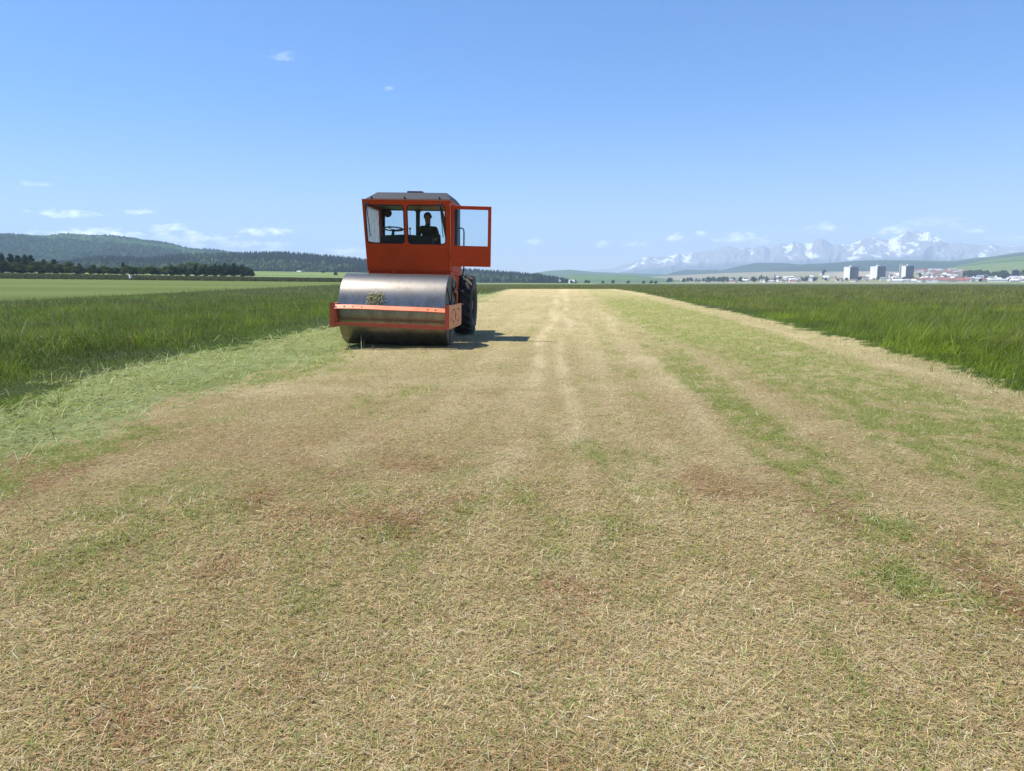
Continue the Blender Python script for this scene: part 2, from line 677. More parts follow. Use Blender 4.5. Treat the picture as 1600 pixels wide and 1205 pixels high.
def height(x, y):
    x, y = np.asarray(x, float), np.asarray(y, float)
    d = np.hypot(x, y) + 1e-6
    a = np.arctan2(x, np.maximum(y, -1e9))
    px = 800 + F_PX * np.tan(np.clip(a + YAW, -1.3, 1.3)) * 1.0
    back = y < 0
    w1 = np.interp(px, [-2000, 0, 150, 400, 560, 740], [1.0, 1.0, 0.92, 0.72, 0.6, 0.0])
    g1 = np.interp(d, [0, 60, 221, 413, 700, 60000], [0, 0, 2.0, 5.2, 6.5, 6.5])
    w2 = np.interp(px, [-500, 0, 575, 620, 750], [0.4, 1.0, 0.9, 0.8, 0.0])
    g2 = np.interp(d, [0, 470, 900, 1500, 60000], [0, 0, 9.5, 15, 15])
    w3 = np.interp(px, [1000, 1180, 1330, 1600, 2500], [0.0, 0.35, 0.9, 1.0, 1.2])
    g3 = np.interp(d, [0, 1850, 2050, 2400, 2850, 3600, 60000], [0, 0, 6.0, 23, 41, 46, 46])
    w4 = np.interp(px, [800, 1000, 3000], [0, 1, 1])
    g4 = -np.interp(d, [0, 420, 900, 1800, 60000], [0, 0, 2.5, 1.0, 1.0])
    z = np.where(back, 0.0, w1 * g1 + w2 * g2 + w3 * g3 + w4 * g4)
    near = 1 - sstep(60, 140, d)
    z = z + near * (0.05 * (fbm(x * 0.35, y * 0.35, 5, 3) - 0.5) + 0.022 * (fbm(x * 2.2, y * 2.2, 9, 3) - 0.5))
    # a shallow dip on the dark line that crosses the mown strip
    z = z - 0.05 * np.exp(-((y - 54.5 - 0.02 * x) / 0.35) ** 2) * (np.abs(x) < 9)
    return z


TAN = np.array([0.445, 0.342, 0.166])
STRAW = np.array([0.71, 0.580, 0.345])
BROWN = np.array([0.320, 0.180, 0.096])
SGREEN = np.array([0.205, 0.245, 0.050])
PALEG = np.array([0.335, 0.385, 0.150])
TGREEN = np.array([0.105, 0.180, 0.012])
DKGREEN = np.array([0.040, 0.075, 0.008])


def strip_masks(x, y):
    """greenness, straw lightness and brownness of the mown strip"""
    wob = 0.35 * (fbm(x * 0.5, y * 0.12, 31, 3) - 0.5)
    n1 = fbm(x * 0.9, y * 0.45, 21, 4)
    n2 = fbm(x * 2.6, y * 1.3, 22, 4)
    streak = fbm(x * 2.2, y * 0.07, 23, 3)
    g = 0.06 + sstep(0.60, 0.86, 0.62 * n1 + 0.38 * n2 + 0.10) * 0.34
    # greener on the right half, a distinct band where the mower missed
    right = sstep(2.2, 3.3, x + wob * 2) * (1 - sstep(-0.5, 0.15, x - piece(y, XI) + wob))
    g = g + right * (0.50 + 0.50 * sstep(0.40, 0.70, n2 * 0.6 + streak * 0.4)) * (1 - 0.35 * sstep(30, 90, y))
    xb = piece(y, [(0, 1.55), (4.8, 1.7), (8, 1.95), (11, 2.0), (30, 2.5)]) + wob
    band = np.exp(-((x - xb) / 0.26) ** 2) * sstep(2.5, 4.2, y) * (1 - sstep(12, 22, y))
    g = g + band * (0.25 + 0.8 * sstep(0.4, 0.62, n2))
    # green tufts along the left edge and beside the wheel tracks
    edge = np.exp(-((x - piece(y, XL) - 0.35) / 0.45) ** 2)
    g = g + edge * sstep(0.45, 0.62, fbm(x * 1.3, y * 0.8, 41, 3)) * 1.0
    lng = sstep(0.52, 0.70, 0.55 * fbm(x * 2.4 + 5, y * 0.10, 66, 3) + 0.45 * fbm(x * 6.0, y * 1.2, 67, 3)) * sstep(-1.2, 2.6, x) * (1 - 0.6 * sstep(60, 120, y))
    g = g + 0.55 * lng
    mid = np.exp(-((x - 0.05 + wob) / 0.5) ** 2) * sstep(3.0, 4.0, y) * (1 - sstep(5.5, 8, y))
    g = g + mid * 0.3 * sstep(0.45, 0.65, n2)
    far_right = sstep(1.0, 2.8, x) * sstep(12, 22, y) * (1 - sstep(40, 70, y)) * (1 - sstep(-1, 0, x - piece(y, XI)))
    g = g + far_right * 0.42
    # wheel tracks: pale pressed straw
    t = 0
    for x0, w, k in ((-0.46, 0.10, 1.25), (0.00, 0.09, 1.1), (0.62, 0.09, 0.22), (1.36, 0.14, 0.38), (-1.5, 0.11, 0.22), (-2.6, 0.11, 0.2)):
        xt = x0 + wob * 0.5 + 0.10 * np.sin(y * 0.33 + 3 * x0) + piece(y, [(0, 0), (15, 0), (60, 0.35 * x0), (150, 1.6 * x0)])
        t = t + k * np.exp(-((x - xt) / (w * (1 + y.clip(0) * 0.010))) ** 2) * (0.35 + 0.65 * sstep(0.32, 0.58, fbm(x * 2.6, y * 0.7, 57, 3)))
    t = t * (0.25 + 0.75 * sstep(4.0, 8.0, y))
    light = np.clip(0.30 * sstep(0.42, 0.66, streak) * (0.4 + 0.6 * sstep(4, 9, y)) + 0.35 * sstep(0.5, 0.7, fbm(x * 1.7 + 9, y * 1.1, 53, 4)) + t * (0.6 + 0.5 * sstep(0.35, 0.6, fbm(x * 0.8, y * 0.25, 51, 3))), 0, 1.2)
    g = g * (1 - 0.6 * np.clip(t, 0, 1) * (1 - band))
    edge_r = sstep(-0.1, 0.35, x - piece(y, XI) + wob)
    light = light + edge_r * 0.15
    g = g * (1 - 0.8 * edge_r) + 0.20 * edge_r
    brown = sstep(0.48, 0.70, 0.6 * fbm(x * 0.8 + 3, y * 0.6, 61, 4) + 0.4 * fbm(x * 3.1, y * 2.2, 62, 3)) * (1 - 0.75 * sstep(3.5, 8, y))
    return np.clip(g, 0, 1), np.clip(light, 0, 1), np.clip(brown, 0, 1)


def purple_patch(x, y):
    return sstep(0.42, 0.62, 0.65 * fbm(x * 0.12 + 7, y * 0.05, 71, 3) + 0.35 * fbm(x * 0.5, y * 0.3, 72, 3))


def zone(x, y, j=0.0):
    """0 mown, 1 pale swath, 2 tall meadow left, 3 tall meadow right, 4 second mown strip, 5 beyond"""
    d = np.hypot(x, y)
    jl = 0.9 * (fbm(x * 0.9, y * 0.8, 81, 3) - 0.5)
    z = np.zeros_like(x, int)
    yend = Y_END + 4 * (fbm(x * 0.3, y * 0.1, 82, 2) - 0.5)
    left = x < piece(y, XL) + jl + j
    z[left] = 1
    z[x < piece(y, XS) + jl * 1.4 + j] = 2
    z[x > piece(y, XR) + jl * 0.9 + 0.6 * j] = 3
    z[(y > yend) & (x > -27)] = 3
    u2 = piece(y, [(0, -37), (46, -38), (150, -47), (230, -54)])
    z[(x < u2) & (d < 232) & (y > -60)] = 4
    z[(x < u2) & (d >= 232)] = 5
    z[(x > 0) & (d > 430)] = 5
    z[(d > 480)] = 5
    return z


def ground_tone(x, y):
    d = np.hypot(x, y)
    a = np.arctan2(x, y)
    px = 800 + F_PX * np.tan(np.clip(a + YAW, -1.3, 1.3))
    zn = zone(x, y, rng.normal(0, 0.22, x.shape))
    g, li, br = strip_masks(x, y)
    c = lerp3(TAN, STRAW * 0.95, 0.9 * li)
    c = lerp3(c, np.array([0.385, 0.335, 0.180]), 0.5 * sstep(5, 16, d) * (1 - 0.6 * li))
    c = lerp3(c, BROWN, 0.58 * br * (0.3 + 1.4 * fbm(x * 7, y * 5, 63, 2)))
    g = np.clip(g * (0.3 + 1.2 * sstep(0.3, 0.7, fbm(x * 8.0, y * 5.0, 64, 3))), 0, 1)
    c = lerp3(c, SGREEN * 1.1, 0.8 * g)
    near_dark = 0.68 + 0.28 * sstep(4, 22, d)       # darker close by: shade in the gaps between blades, put into the colour
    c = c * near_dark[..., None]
    dark_line = np.exp(-((y - 54.5 - 0.02 * x) / 0.5) ** 2)  # dark green line toned across the strip
    c = lerp3(c, SGREEN * 0.6, 0.7 * dark_line * (zn == 0))
    sw = lerp3(PALEG * 0.72, SGREEN * 0.7, 0.5 * sstep(0.4, 0.7, fbm(x * 1.5, y * 1.5, 91, 3)))
    c = np.where((zn == 1)[..., None], sw, c)
    pp = purple_patch(x, y)
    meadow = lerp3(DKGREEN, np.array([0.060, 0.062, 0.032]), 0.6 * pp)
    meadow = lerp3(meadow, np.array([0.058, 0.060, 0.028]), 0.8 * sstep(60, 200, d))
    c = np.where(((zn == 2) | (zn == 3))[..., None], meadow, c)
    st = 0.5 + 0.5 * np.sin(d * 0.16 + 2 * fbm(x * 0.02, y * 0.02, 95, 2) + 0.02 * x)
    strip2 = lerp3(np.array([0.092, 0.125, 0.026]), np.array([0.122, 0.152, 0.040]), st)
    c = np.where((zn == 4)[..., None], strip2, c)
    # beyond: dark uncut band, pale track by the trees, hay fields
    band = lerp3(np.array([0.060, 0.080, 0.024]), np.array([0.095, 0.09, 0.05]), sstep(0.4, 0.7, fbm(x * 0.03, d * 0.02, 97, 3)) * sstep(250, 380, d))
    track = sstep(385, 393, d) * (1 - sstep(402, 410, d))
    band = lerp3(band, np.array([0.33, 0.29, 0.19]), 0.8 * track * (px < 420))
    fieldc = lerp3(np.array([0.11, 0.165, 0.045]), np.array([0.17, 0.22, 0.075]), sstep(0.35, 0.65, fbm(x * 0.004, d * 0.012, 98, 3)))
    farc = np.where((d < 470)[..., None], band, fieldc)
    rightfar = lerp3(np.array([0.15, 0.19, 0.07]), np.array([0.24, 0.23, 0.12]), sstep(0.4, 0.65, fbm(x * 0.002, d * 0.006, 99, 3)))
    rightfar = np.where((d < 1500)[..., None], np.array([0.065, 0.095, 0.032]), rightfar)
    farc = np.where((px > 930)[..., None] & (y > 0)[..., None], rightfar, farc)
    c = np.where((zn == 5)[..., None], farc, c)
    return c


rings = np.concatenate((np.linspace(0.0, 1.0, 6), np.geomspace(1.06, 60, 210), np.geomspace(61.5, 3500, 190)[0:], np.geomspace(3700, 13000, 24)))
ang = np.concatenate((np.linspace(-54, 50, 290), np.linspace(52, 304, 85)))
ang = np.concatenate((ang, [ang[0] + 360.0]))
RR, AA = np.meshgrid(rings, np.radians(ang), indexing='ij')
GX, GY = RR * np.sin(AA), RR * np.cos(AA)
GV = np.stack([GX, GY, height(GX, GY)], -1)
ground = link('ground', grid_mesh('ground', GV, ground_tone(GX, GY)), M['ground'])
tag(ground, 'mown tan and green grass airfield strip with fields reaching the horizon', 'ground', kind='structure')


# ------------------------------------------------------------------ hills
def hill(name, label, prof, dist, front, back, tones, base_y=441.0, cols=160, rows=26, rough=0.0, seed=0, mat='hill', lower=0.0, tonefn=None):
    prof = np.array(prof, float)
    px = np.linspace(prof[0, 0], prof[-1, 0], cols)
    py = np.interp(px, prof[:, 0], prof[:, 1])
    k = np.array([1, 2, 3, 2, 1]) / 9.0
    py = np.convolve(np.pad(py, 2, mode='edge'), k, mode='valid')
    top = np.array([CAM_H + dist * elev(a, b) for a, b in zip(px, py)]) - lower
    az = np.array([azimuth(a) for a in px])
    v = np.concatenate((np.linspace(0, 1, rows), np.linspace(1, 2, rows // 2)[1:]))
    d = np.where(v <= 1, dist - front * (1 - v), dist + back * (v - 1))
    D_, A_ = np.meshgrid(d, az, indexing='ij')
    V_ = np.meshgrid(v, az, indexing='ij')[0]
    s = np.where(V_ <= 1, np.sin(np.clip(V_, 0, 1) * math.pi / 2) ** 1.15, np.cos(np.clip(V_ - 1, 0, 1) * math.pi / 2))
    X, Y = D_ * np.sin(A_), D_ * np.cos(A_)
    gz = np.minimum(height(X, Y), top[None, :]) - 2.0
    Z = gz + (top[None, :] - gz) * s
    if rough:
        Z = Z + rough * (fbm(X / 260, Y / 260, seed, 4) - 0.5) * (4 * np.clip(V_, 0, 1) * (1 - np.clip(V_, 0, 1)))
    if tonefn is not None:
        tone = tonefn(X, Y, V_, np.meshgrid(v, px, indexing='ij')[1])
    else:
        n = sstep(0.35, 0.65, fbm(X * tones[2] + seed, Y * tones[2], seed, 3))
        tone = lerp3(tones[0], tones[1], n)
    o = link(name, grid_mesh(name, np.stack([X, Y, Z], -1), tone), M[mat])
    tag(o, label, 'hill', kind='structure')
    return X, Y, Z, V_


BIG = [(-700, 396), (-500, 385), (-300, 378), (-150, 372), (0, 371.5), (35, 372), (75, 374), (100, 371), (140, 373.5), (180, 373), (215, 377), (250, 380.5), (275, 385), (293, 391), (315, 393), (335, 393), (350, 396), (380, 403), (420, 412), (470, 424)]
FOR1, FOR2 = np.array([0.030, 0.055, 0.022]), np.array([0.050, 0.085, 0.030])
big = hill('forested_hill', 'large hill covered in mixed green forest rising behind the left tree line', BIG, 3600, 1500, 900, (FOR1, FOR2, 0.004), cols=220, rows=40, rough=60, seed=3, lower=4)

MID = [(-300, 408), (0, 412), (60, 412), (100, 410), (130, 404), (170, 400.5), (205, 402), (235, 404), (262, 400), (290, 397.5), (340, 396), (370, 395.5), (400, 394.5), (440, 394), (470, 396), (500, 398), (535, 401), (560, 404), (600, 409), (650, 413), (700, 417), (735, 420.5), (760, 422), (780, 423.5), (800, 425), (825, 427), (845, 429), (860, 431.5), (880, 435), (900, 438.5)]
mid = hill('forested_ridge', 'low ridge of dark conifer forest behind the green field and the roller', MID, 2000, 520, 500, (FOR1 * 0.8, FOR1, 0.006), cols=260, rows=24, rough=6, seed=5, lower=15)


def field_tone(c1, c2, c3, f=0.002, stretch=1.0):
    def fn(X, Y, V, PX):
        n = fbm(X * f * stretch, Y * f * 0.5, 7, 3)
        t = lerp3(c1, c2, sstep(0.42, 0.5, n))
        return lerp3(t, c3, sstep(0.60, 0.66, n))
    return fn


hill('hill', 'pale blue green hills far off beyond the end of the mown strip', [(800, 437), (820, 431), (830, 427.5), (860, 423), (890, 421.5), (925, 425), (985, 427), (1040, 429.5), (1100, 432), (1160, 434)], 5200, 1200, 900, (np.array([0.05, 0.09, 0.05]), np.array([0.07, 0.11, 0.05]), 0.001), seed=9, rough=20)
hill('hill', 'smooth green field hill beyond the end of the mown strip', [(866, 439), (880, 432), (895, 429), (930, 430), (985, 430.5), (1005, 432.5), (1050, 437), (1080, 440)], 3000, 900, 700, None, tonefn=field_tone(np.array([0.075, 0.13, 0.04]), np.array([0.10, 0.16, 0.05]), np.array([0.09, 0.14, 0.045])), seed=11)
hill('hill', 'dark blue wooded hill in front of the snowy mountains', [(985, 437), (1010, 433), (1040, 429.5), (1060, 423.5), (1075, 421.5), (1095, 422.5), (1110, 421.5), (1130, 422), (1150, 417), (1175, 412), (1190, 410.8), (1215, 411), (1245, 413), (1262, 417), (1275, 422), (1300, 430)], 5700, 1000, 700, (np.array([0.030, 0.055, 0.035]), np.array([0.036, 0.06, 0.035]), 0.003), seed=13, rough=25)
hill('hill', 'long low hill with pale fields behind the tower blocks', [(1180, 424), (1230, 415), (1300, 411.5), (1340, 408), (1380, 407), (1440, 407.8), (1490, 408.5), (1500, 406.5), (1530, 402.5), (1545, 402.5), (1560, 399.5), (1580, 396.5), (1600, 394.5), (1700, 390), (1900, 396)], 5000, 1400, 900, None, tonefn=field_tone(np.array([0.040, 0.066, 0.050]), np.array([0.07, 0.10, 0.06]), np.array([0.20, 0.20, 0.12]), 0.0013, 0.6), seed=15)
hill('hill', 'flat pale fields of the plain behind the town', [(960, 438), (1000, 434), (1060, 430.5), (1130, 427), (1200, 425), (1260, 424.5), (1330, 424.5), (1400, 425.5), (1480, 428), (1600, 431)], 4300, 1200, 700, None, tonefn=field_tone(np.array([0.15, 0.18, 0.09]), np.array([0.25, 0.23, 0.14]), np.array([0.09, 0.13, 0.06]), 0.0022, 0.5), seed=17)


def slope_tone(X, Y, V, PX):
    n = np.sin(np.clip(V, 0, 1) * math.pi / 2) ** 1.15 + 0.05 * (fbm(X * 0.002, Y * 0.002, 19, 3) - 0.5)
    c = np.empty(X.shape + (3,))
    c[:] = (0.135, 0.19, 0.062)
    c[(n > 0.50)] = (0.06, 0.105, 0.035)
    c[(n > 0.60)] = (0.10, 0.155, 0.052)
    c[(n > 0.93) | (V > 0.9)] = (0.27, 0.30, 0.16)
    return c


hill('hill', 'smooth green field slope with a dark hedge band at the right edge', [(1380, 433), (1420, 428), (1450, 422.5), (1470, 420), (1492, 417), (1519, 411), (1548, 406), (1575, 403), (1600, 400.5), (1680, 394), (1850, 392)], 3600, 900, 800, None, tonefn=slope_tone, seed=21, rows=40)


# the snowy range
def mountains():
    prof = np.array([(860, 430), (900, 424), (930, 421), (955, 420), (970, 415), (985, 411), (1000, 404), (1015, 400.5), (1025, 402), (1035, 400), (1048, 399), (1060, 396), (1072, 397), (1085, 394), (1100, 392), (1115, 389), (1122, 386), (1135, 384.5), (1150, 387), (1163, 386), (1172, 388), (1185, 384), (1192, 383), (1202, 390), (1212, 384), (1218, 380), (1226, 382), (1237, 377), (1245, 380), (1255, 381), (1268, 378), (1274, 374), (1281, 372.5), (1292, 378), (1300, 383), (1308, 378), (1314, 382), (1322, 384), (1332, 379), (1342, 375), (1355, 372), (1362, 369), (1372, 374), (1385, 374), (1397, 370), (1408, 364), (1414, 361), (1420, 363), (1428, 360.5), (1438, 364), (1446, 362), (1455, 369), (1468, 374), (1480, 380), (1495, 379), (1510, 381), (1530, 383), (1545, 381), (1560, 386), (1580, 385), (1600, 382), (1640, 386), (1700, 392), (1800, 402), (1950, 415)], float)
    cols, rows, dist, front = 680, 110, 11000.0, 3400.0
    px = np.linspace(prof[0, 0], prof[-1, 0], cols)
    py = np.interp(px, prof[:, 0], prof[:, 1])
    top = np.array([CAM_H + dist * elev(a, b) for a, b in zip(px, py)])
    sm = np.convolve(np.pad(top, 40, mode='edge'), np.hanning(81) / np.hanning(81).sum(), mode='valid')
    az = np.array([azimuth(a) for a in px])
    v = np.concatenate((np.linspace(0, 1, rows), np.linspace(1, 1.6, 24)[1:]))
    d = dist - front * (1 - v)
    D_, A_ = np.meshgrid(d, az, indexing='ij')
    V_ = np.meshgrid(v, az, indexing='ij')[0]
    X, Y = D_ * np.sin(A_), D_ * np.cos(A_)
    U = A_ * 20000.0
    D_ = D_ * 1.818
    warp = 250 * (fbm(U / 900, D_ / 900, 5, 3) - 0.5)
    rid = 1 - np.abs(2 * fbm((U + warp) / 620, D_ / 2600, 33, 3) - 1) * 2.2
    rid2 = 1 - np.abs(2 * fbm((U - warp) / 230, D_ / 700, 37, 3) - 1) * 2.2
    k = np.clip(V_, 0, 1)
    own = sstep(0.55, 1.0, k)
    P = sm[None, :] * (1 - own) + top[None, :] * own
    f = 0.10 * k + 0.90 * k ** 2.6
    bell = np.clip(4 * k * (1 - k), 0, 1) ** 0.8
    Z = P * f + P * bell * k * (0.20 * (rid - 0.4) + 0.09 * (rid2 - 0.4))
    Z = Z + P * 0.035 * (fbm(U / 70, D_ / 160, 47, 3) - 0.5) * sstep(0.4, 0.9, k)
    Z = np.where(V_ > 1, P * np.cos(np.clip((V_ - 1) / 0.6, 0, 1) * math.pi / 2) ** 1.4, Z)
    Z = Z - 4
    rel = 0.12 * Z / 640.0 + 0.88 * Z / np.maximum(P, 60.0)
    gully = (0.55 - rid) * 0.6 + (0.5 - rid2) * 0.35
    gully = np.clip(gully, -0.5, 0.22)
    n = fbm(U / 300, D_ / 420, 41, 4)
    n3 = fbm(U / 90 + 0.6 * D_ / 90, D_ / 140, 43, 3)
    snow = sstep(0.0, 0.05, gully * 1.0 + (n - 0.5) * 1.1 + (n3 - 0.5) * 0.9 + (rel - 0.80) * 0.2 - 0.26)
    snow = snow * sstep(0.48, 0.62, rel + 0.14 * (n - 0.5))
    rock = lerp3(np.array([0.085, 0.105, 0.095]), np.array([0.27, 0.265, 0.26]), sstep(0.40, 0.60, rel))
    tone = lerp3(rock, np.array([0.80, 0.82, 0.84]), snow)
    o = link('mountains', grid_mesh('mountains', np.stack([X, Y, Z], -1), tone, smooth=False), M['hill'])
    tag(o, 'hazy blue mountain range with snow patches along the right horizon', 'mountains', kind='structure')


mountains()


# ------------------------------------------------------------------ blades
def blades(name, x, y, az, tilt, length, width, bend, c0, c1, mid=0.5, flop=0.9, z=None, lift=None, flat_from=None):
    """tapered bent blades; tilt is the angle above the ground at the root"""
    n = len(x)
    z0 = (height(x, y) if z is None else z)
    if lift is not None:
        z0 = z0 + lift
    ca, sa = np.cos(az), np.sin(az)
    side = np.stack([-sa, ca, np.zeros(n)], -1)
    roll = rng.uniform(-flop, flop, n)
    side[:, 2] = np.sin(roll) * 0.6
    p0 = np.stack([x, y, z0], -1)
    t1 = tilt - bend * 0.35
    t2 = tilt - bend
    d1 = np.stack([np.cos(t1) * ca, np.cos(t1) * sa, np.sin(t1)], -1)
    d2 = np.stack([np.cos(t2) * ca, np.cos(t2) * sa, np.sin(t2)], -1)
    p1 = p0 + d1 * (length * 0.55)[:, None]
    p2 = p1 + d2 * (length * 0.45)[:, None]
    w = width[:, None] * 0.5
    if flat_from is not None:
        fl = np.hypot(x, y) > flat_from
        V3 = np.stack([p0 - side * w, p0 + side * w, p2], 1)[fl]
        T3 = np.stack([np.broadcast_to(c0, (n, 3)), np.broadcast_to(c0, (n, 3)), np.broadcast_to(c1, (n, 3))], 1)[fl]
        k = ~fl
        p0, p1, p2, side, w, c0, c1 = p0[k], p1[k], p2[k], side[k], w[k], np.asarray(c0)[k], np.asarray(c1)[k]
        n = int(k.sum())
    V = np.empty((n, 5, 3), np.float32)
    V[:, 0] = p0 - side * w
    V[:, 1] = p0 + side * w
    V[:, 2] = p1 + side * w * 0.85
    V[:, 3] = p1 - side * w * 0.85
    V[:, 4] = p2
    base = np.arange(n) * 5
    F = np.stack([base, base + 1, base + 2, base + 3, base + 3, base + 2, base + 4], -1)
    T = np.empty((n, 5, 3), np.float32)
    T[:, 0] = c0
    T[:, 1] = c0
    T[:, 2] = c0 * (1 - mid) + c1 * mid
    T[:, 3] = T[:, 2]
    T[:, 4] = c1
    VV, TT, FF, CC = V.reshape(-1, 3), T.reshape(-1, 3), F.ravel(), np.tile([4, 3], n)
    if flat_from is not None:
        m = len(V3)
        FF = np.concatenate((FF, np.arange(m * 3) + len(VV)))
        CC = np.concatenate((CC, np.full(m, 3)))
        VV = np.concatenate((VV, V3.reshape(-1, 3)))
        TT = np.concatenate((TT, T3.reshape(-1, 3)))
    return link(name, np_mesh(name, VV, FF, CC, TT), M['blade'])


def polar(n, d0, d1, a0, a1, power=0.0):
    """log-uniform in distance, so that near ground gets more blades"""
    u = rng.uniform(0, 1, n)
    d = d0 * (d1 / d0) ** u
    a = np.radians(rng.uniform(a0, a1, n))
    return d * np.sin(a), d * np.cos(a), d


def jit(c, n, k=0.18):
    return np.clip(c * (1 + k * rng.standard_normal((n, 1))) * (1 + 0.06 * rng.standard_normal((n, 3))), 0.004, 0.95)


# dry clippings and stubble of the mown strip
x, y, d = polar(820000, 1.35, 75, -49, 44)
keep = zone(x, y, rng.normal(0, 0.30, len(x))) == 0
x, y, d = x[keep], y[keep], d[keep]
n = len(x)
g, li, br = strip_masks(x, y)
kind = rng.uniform(0, 1, n)
c = lerp3(TAN * 1.0, STRAW, np.clip(0.30 + 0.70 * li + 0.48 * rng.standard_normal(n), 0, 1))
c = lerp3(c, BROWN * 1.15, np.clip(br * 1.0 + 0.15, 0, 1) * (rng.uniform(0, 1, n) < 0.25 + 0.45 * br))
g = g * (0.3 + 1.2 * sstep(0.3, 0.7, fbm(x * 8.0, y * 5.0, 64, 3)))
isg = rng.uniform(0, 1, n) < np.clip(0.07 + g * 0.85, 0, 0.92)
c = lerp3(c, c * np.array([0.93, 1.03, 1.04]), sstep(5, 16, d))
c = np.where(isg[:, None], lerp3(SGREEN * 1.1, PALEG * 1.0, rng.uniform(0, 0.6, n)), c)
c = c * np.exp(0.30 * sstep(4, 14, d) * rng.standard_normal(n))[:, None]
pale = rng.uniform(0, 1, n) < 0.05
c = np.where(pale[:, None], np.array([0.74, 0.66, 0.46]), c)
c = jit(c, n, 0.2)
sc = np.clip(d / 2.4, 0.85, 50) ** 0.60
scl = np.clip(d / 2.4, 0.9, 50) ** 0.32
tilt = np.where(isg, rng.uniform(0.15, 0.9, n), np.abs(rng.normal(0, 0.19, n)) + 0.02)
length = np.where(isg, rng.uniform(0.025, 0.055, n), rng.gamma(3.0, 0.0080, n) + 0.009) * scl
length = np.where(kind > 0.992, length * 2.0, length)
width = rng.uniform(0.0014, 0.0032, n) * sc
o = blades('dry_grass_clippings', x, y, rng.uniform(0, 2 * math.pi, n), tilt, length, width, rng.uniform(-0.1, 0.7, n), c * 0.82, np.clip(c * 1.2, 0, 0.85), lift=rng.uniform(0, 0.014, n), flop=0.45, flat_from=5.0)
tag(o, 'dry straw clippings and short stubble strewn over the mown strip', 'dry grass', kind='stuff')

# a few broad pale leaves lying loose in front
n = 70
x, y, d = polar(n, 1.8, 7.5, -42, 36)
c = jit(np.tile(np.array([0.62, 0.60, 0.42]), (n, 1)), n, 0.1)
o = blades('loose_straw', x, y, rng.uniform(0, 6.3, n), rng.uniform(0.02, 0.2, n), rng.uniform(0.035, 0.085, n), rng.uniform(0.003, 0.006, n), rng.uniform(0, 0.3, n), c, c, lift=np.full(n, 0.014))
tag(o, 'broad bleached grass leaves lying loose on the near clippings', 'straw', kind='stuff')

# pale cut swath on the left
x, y, d = polar(130000, 4.0, 110, -62, 8)
keep = zone(x, y, rng.normal(0, 0.46, len(x))) == 1
x, y, d = x[keep], y[keep], d[keep]
n = len(x)
mound = fbm(x * 0.8, y * 0.8, 101, 3)
heap = np.sin(np.clip((x - piece(y, XS)) / (piece(y, XL) - piece(y, XS)), 0, 1) * math.pi)
c = lerp3(PALEG * 1.1, np.array([0.50, 0.545, 0.285]), rng.uniform(0, 1, n))
c = np.where((rng.uniform(0, 1, n) < 0.34)[:, None], SGREEN * 1.2, c)
c = jit(c, n, 0.2)
sc = np.clip(d / 6.0, 0.8, 50) ** 0.65
o = blades('cut_grass_swath', x, y, rng.normal(1.2, 1.3, n), np.clip(np.abs(rng.normal(0.1, 0.42, n)), 0, 1.3), rng.uniform(0.06, 0.21, n) * np.minimum(sc, 2.5), rng.uniform(0.0035, 0.007, n) * sc, rng.uniform(0.1, 1.0, n), c * 0.8, c, lift=heap * rng.uniform(0, 0.16, n) * (0.4 + mound))
tag(o, 'pale green swath of freshly cut grass along the left edge of the strip', 'cut grass', kind='stuff')


# tall meadow grass with purple brown seed heads
def tall(name, label, x, y, d, hscale, lean):
    n = len(x)
    pp = purple_patch(x, y)
    nn = fbm(x * 0.6, y * 0.35, 111, 3)
    green = lerp3(TGREEN * 0.72, np.array([0.170, 0.235, 0.016]), np.clip(sstep(0.35, 0.7, nn) + 0.25 * rng.standard_normal(n), 0, 1))
    far = sstep(14, 70, d)
    head = lerp3(np.array([0.19, 0.22, 0.036]), np.array([0.140, 0.106, 0.076]), np.clip(0.05 + 0.70 * pp + 0.65 * far + 0.2 * rng.standard_normal(n), 0, 1))
    silver = rng.uniform(0, 1, n) < 0.05
    head = np.where(silver[:, None], np.array([0.30, 0.28, 0.20]), head)
    leafy = rng.uniform(0, 1, n) < 0.58 - 0.36 * far
    head = np.where(leafy[:, None], green * 1.35, head)
    clump = fbm(x * 1.5 + 40, y * 0.8, 131, 3)
    fine = vnoise(x * 5.0, y * 2.6, 133)
    tonek = (0.62 + 0.85 * sstep(0.28, 0.75, clump)) * (0.75 + 0.50 * fine)
    green = green * tonek[:, None]
    head = head * (0.5 + 0.5 * tonek)[:, None]
    hscale = hscale * (0.62 + 0.76 * sstep(0.25, 0.75, clump)) * (0.8 + 0.4 * fine)
    stalk = rng.uniform(0, 1, n) < 0.05 + 0.10 * pp
    head = np.where(stalk[:, None], jit(np.where((rng.uniform(0, 1, n) < 0.35)[:, None], np.array([0.42, 0.38, 0.26]), np.array([0.22, 0.165, 0.125])), n, 0.2), head)
    hscale = np.where(stalk, hscale * 1.35, hscale)
    sc = np.clip(d / 11.0, 0.7, 60) ** 0.80
    sc = np.where(stalk, sc * 1.5, sc)
    h = (rng.uniform(0.22, 0.52, n) * np.where(leafy, 0.8, 1.0)) * hscale
    w = rng.uniform(0.003, 0.0065, n) * sc
    o = blades(name, x, y, rng.normal(lean, 1.1, n), rng.normal(1.12, 0.28, n), h, w, rng.uniform(0.2, 1.25, n), jit(green * 0.80, n, 0.28), jit(head, n, 0.28), mid=0.22, flat_from=20.0)
    return tag(o, label, 'meadow grass', kind='stuff')


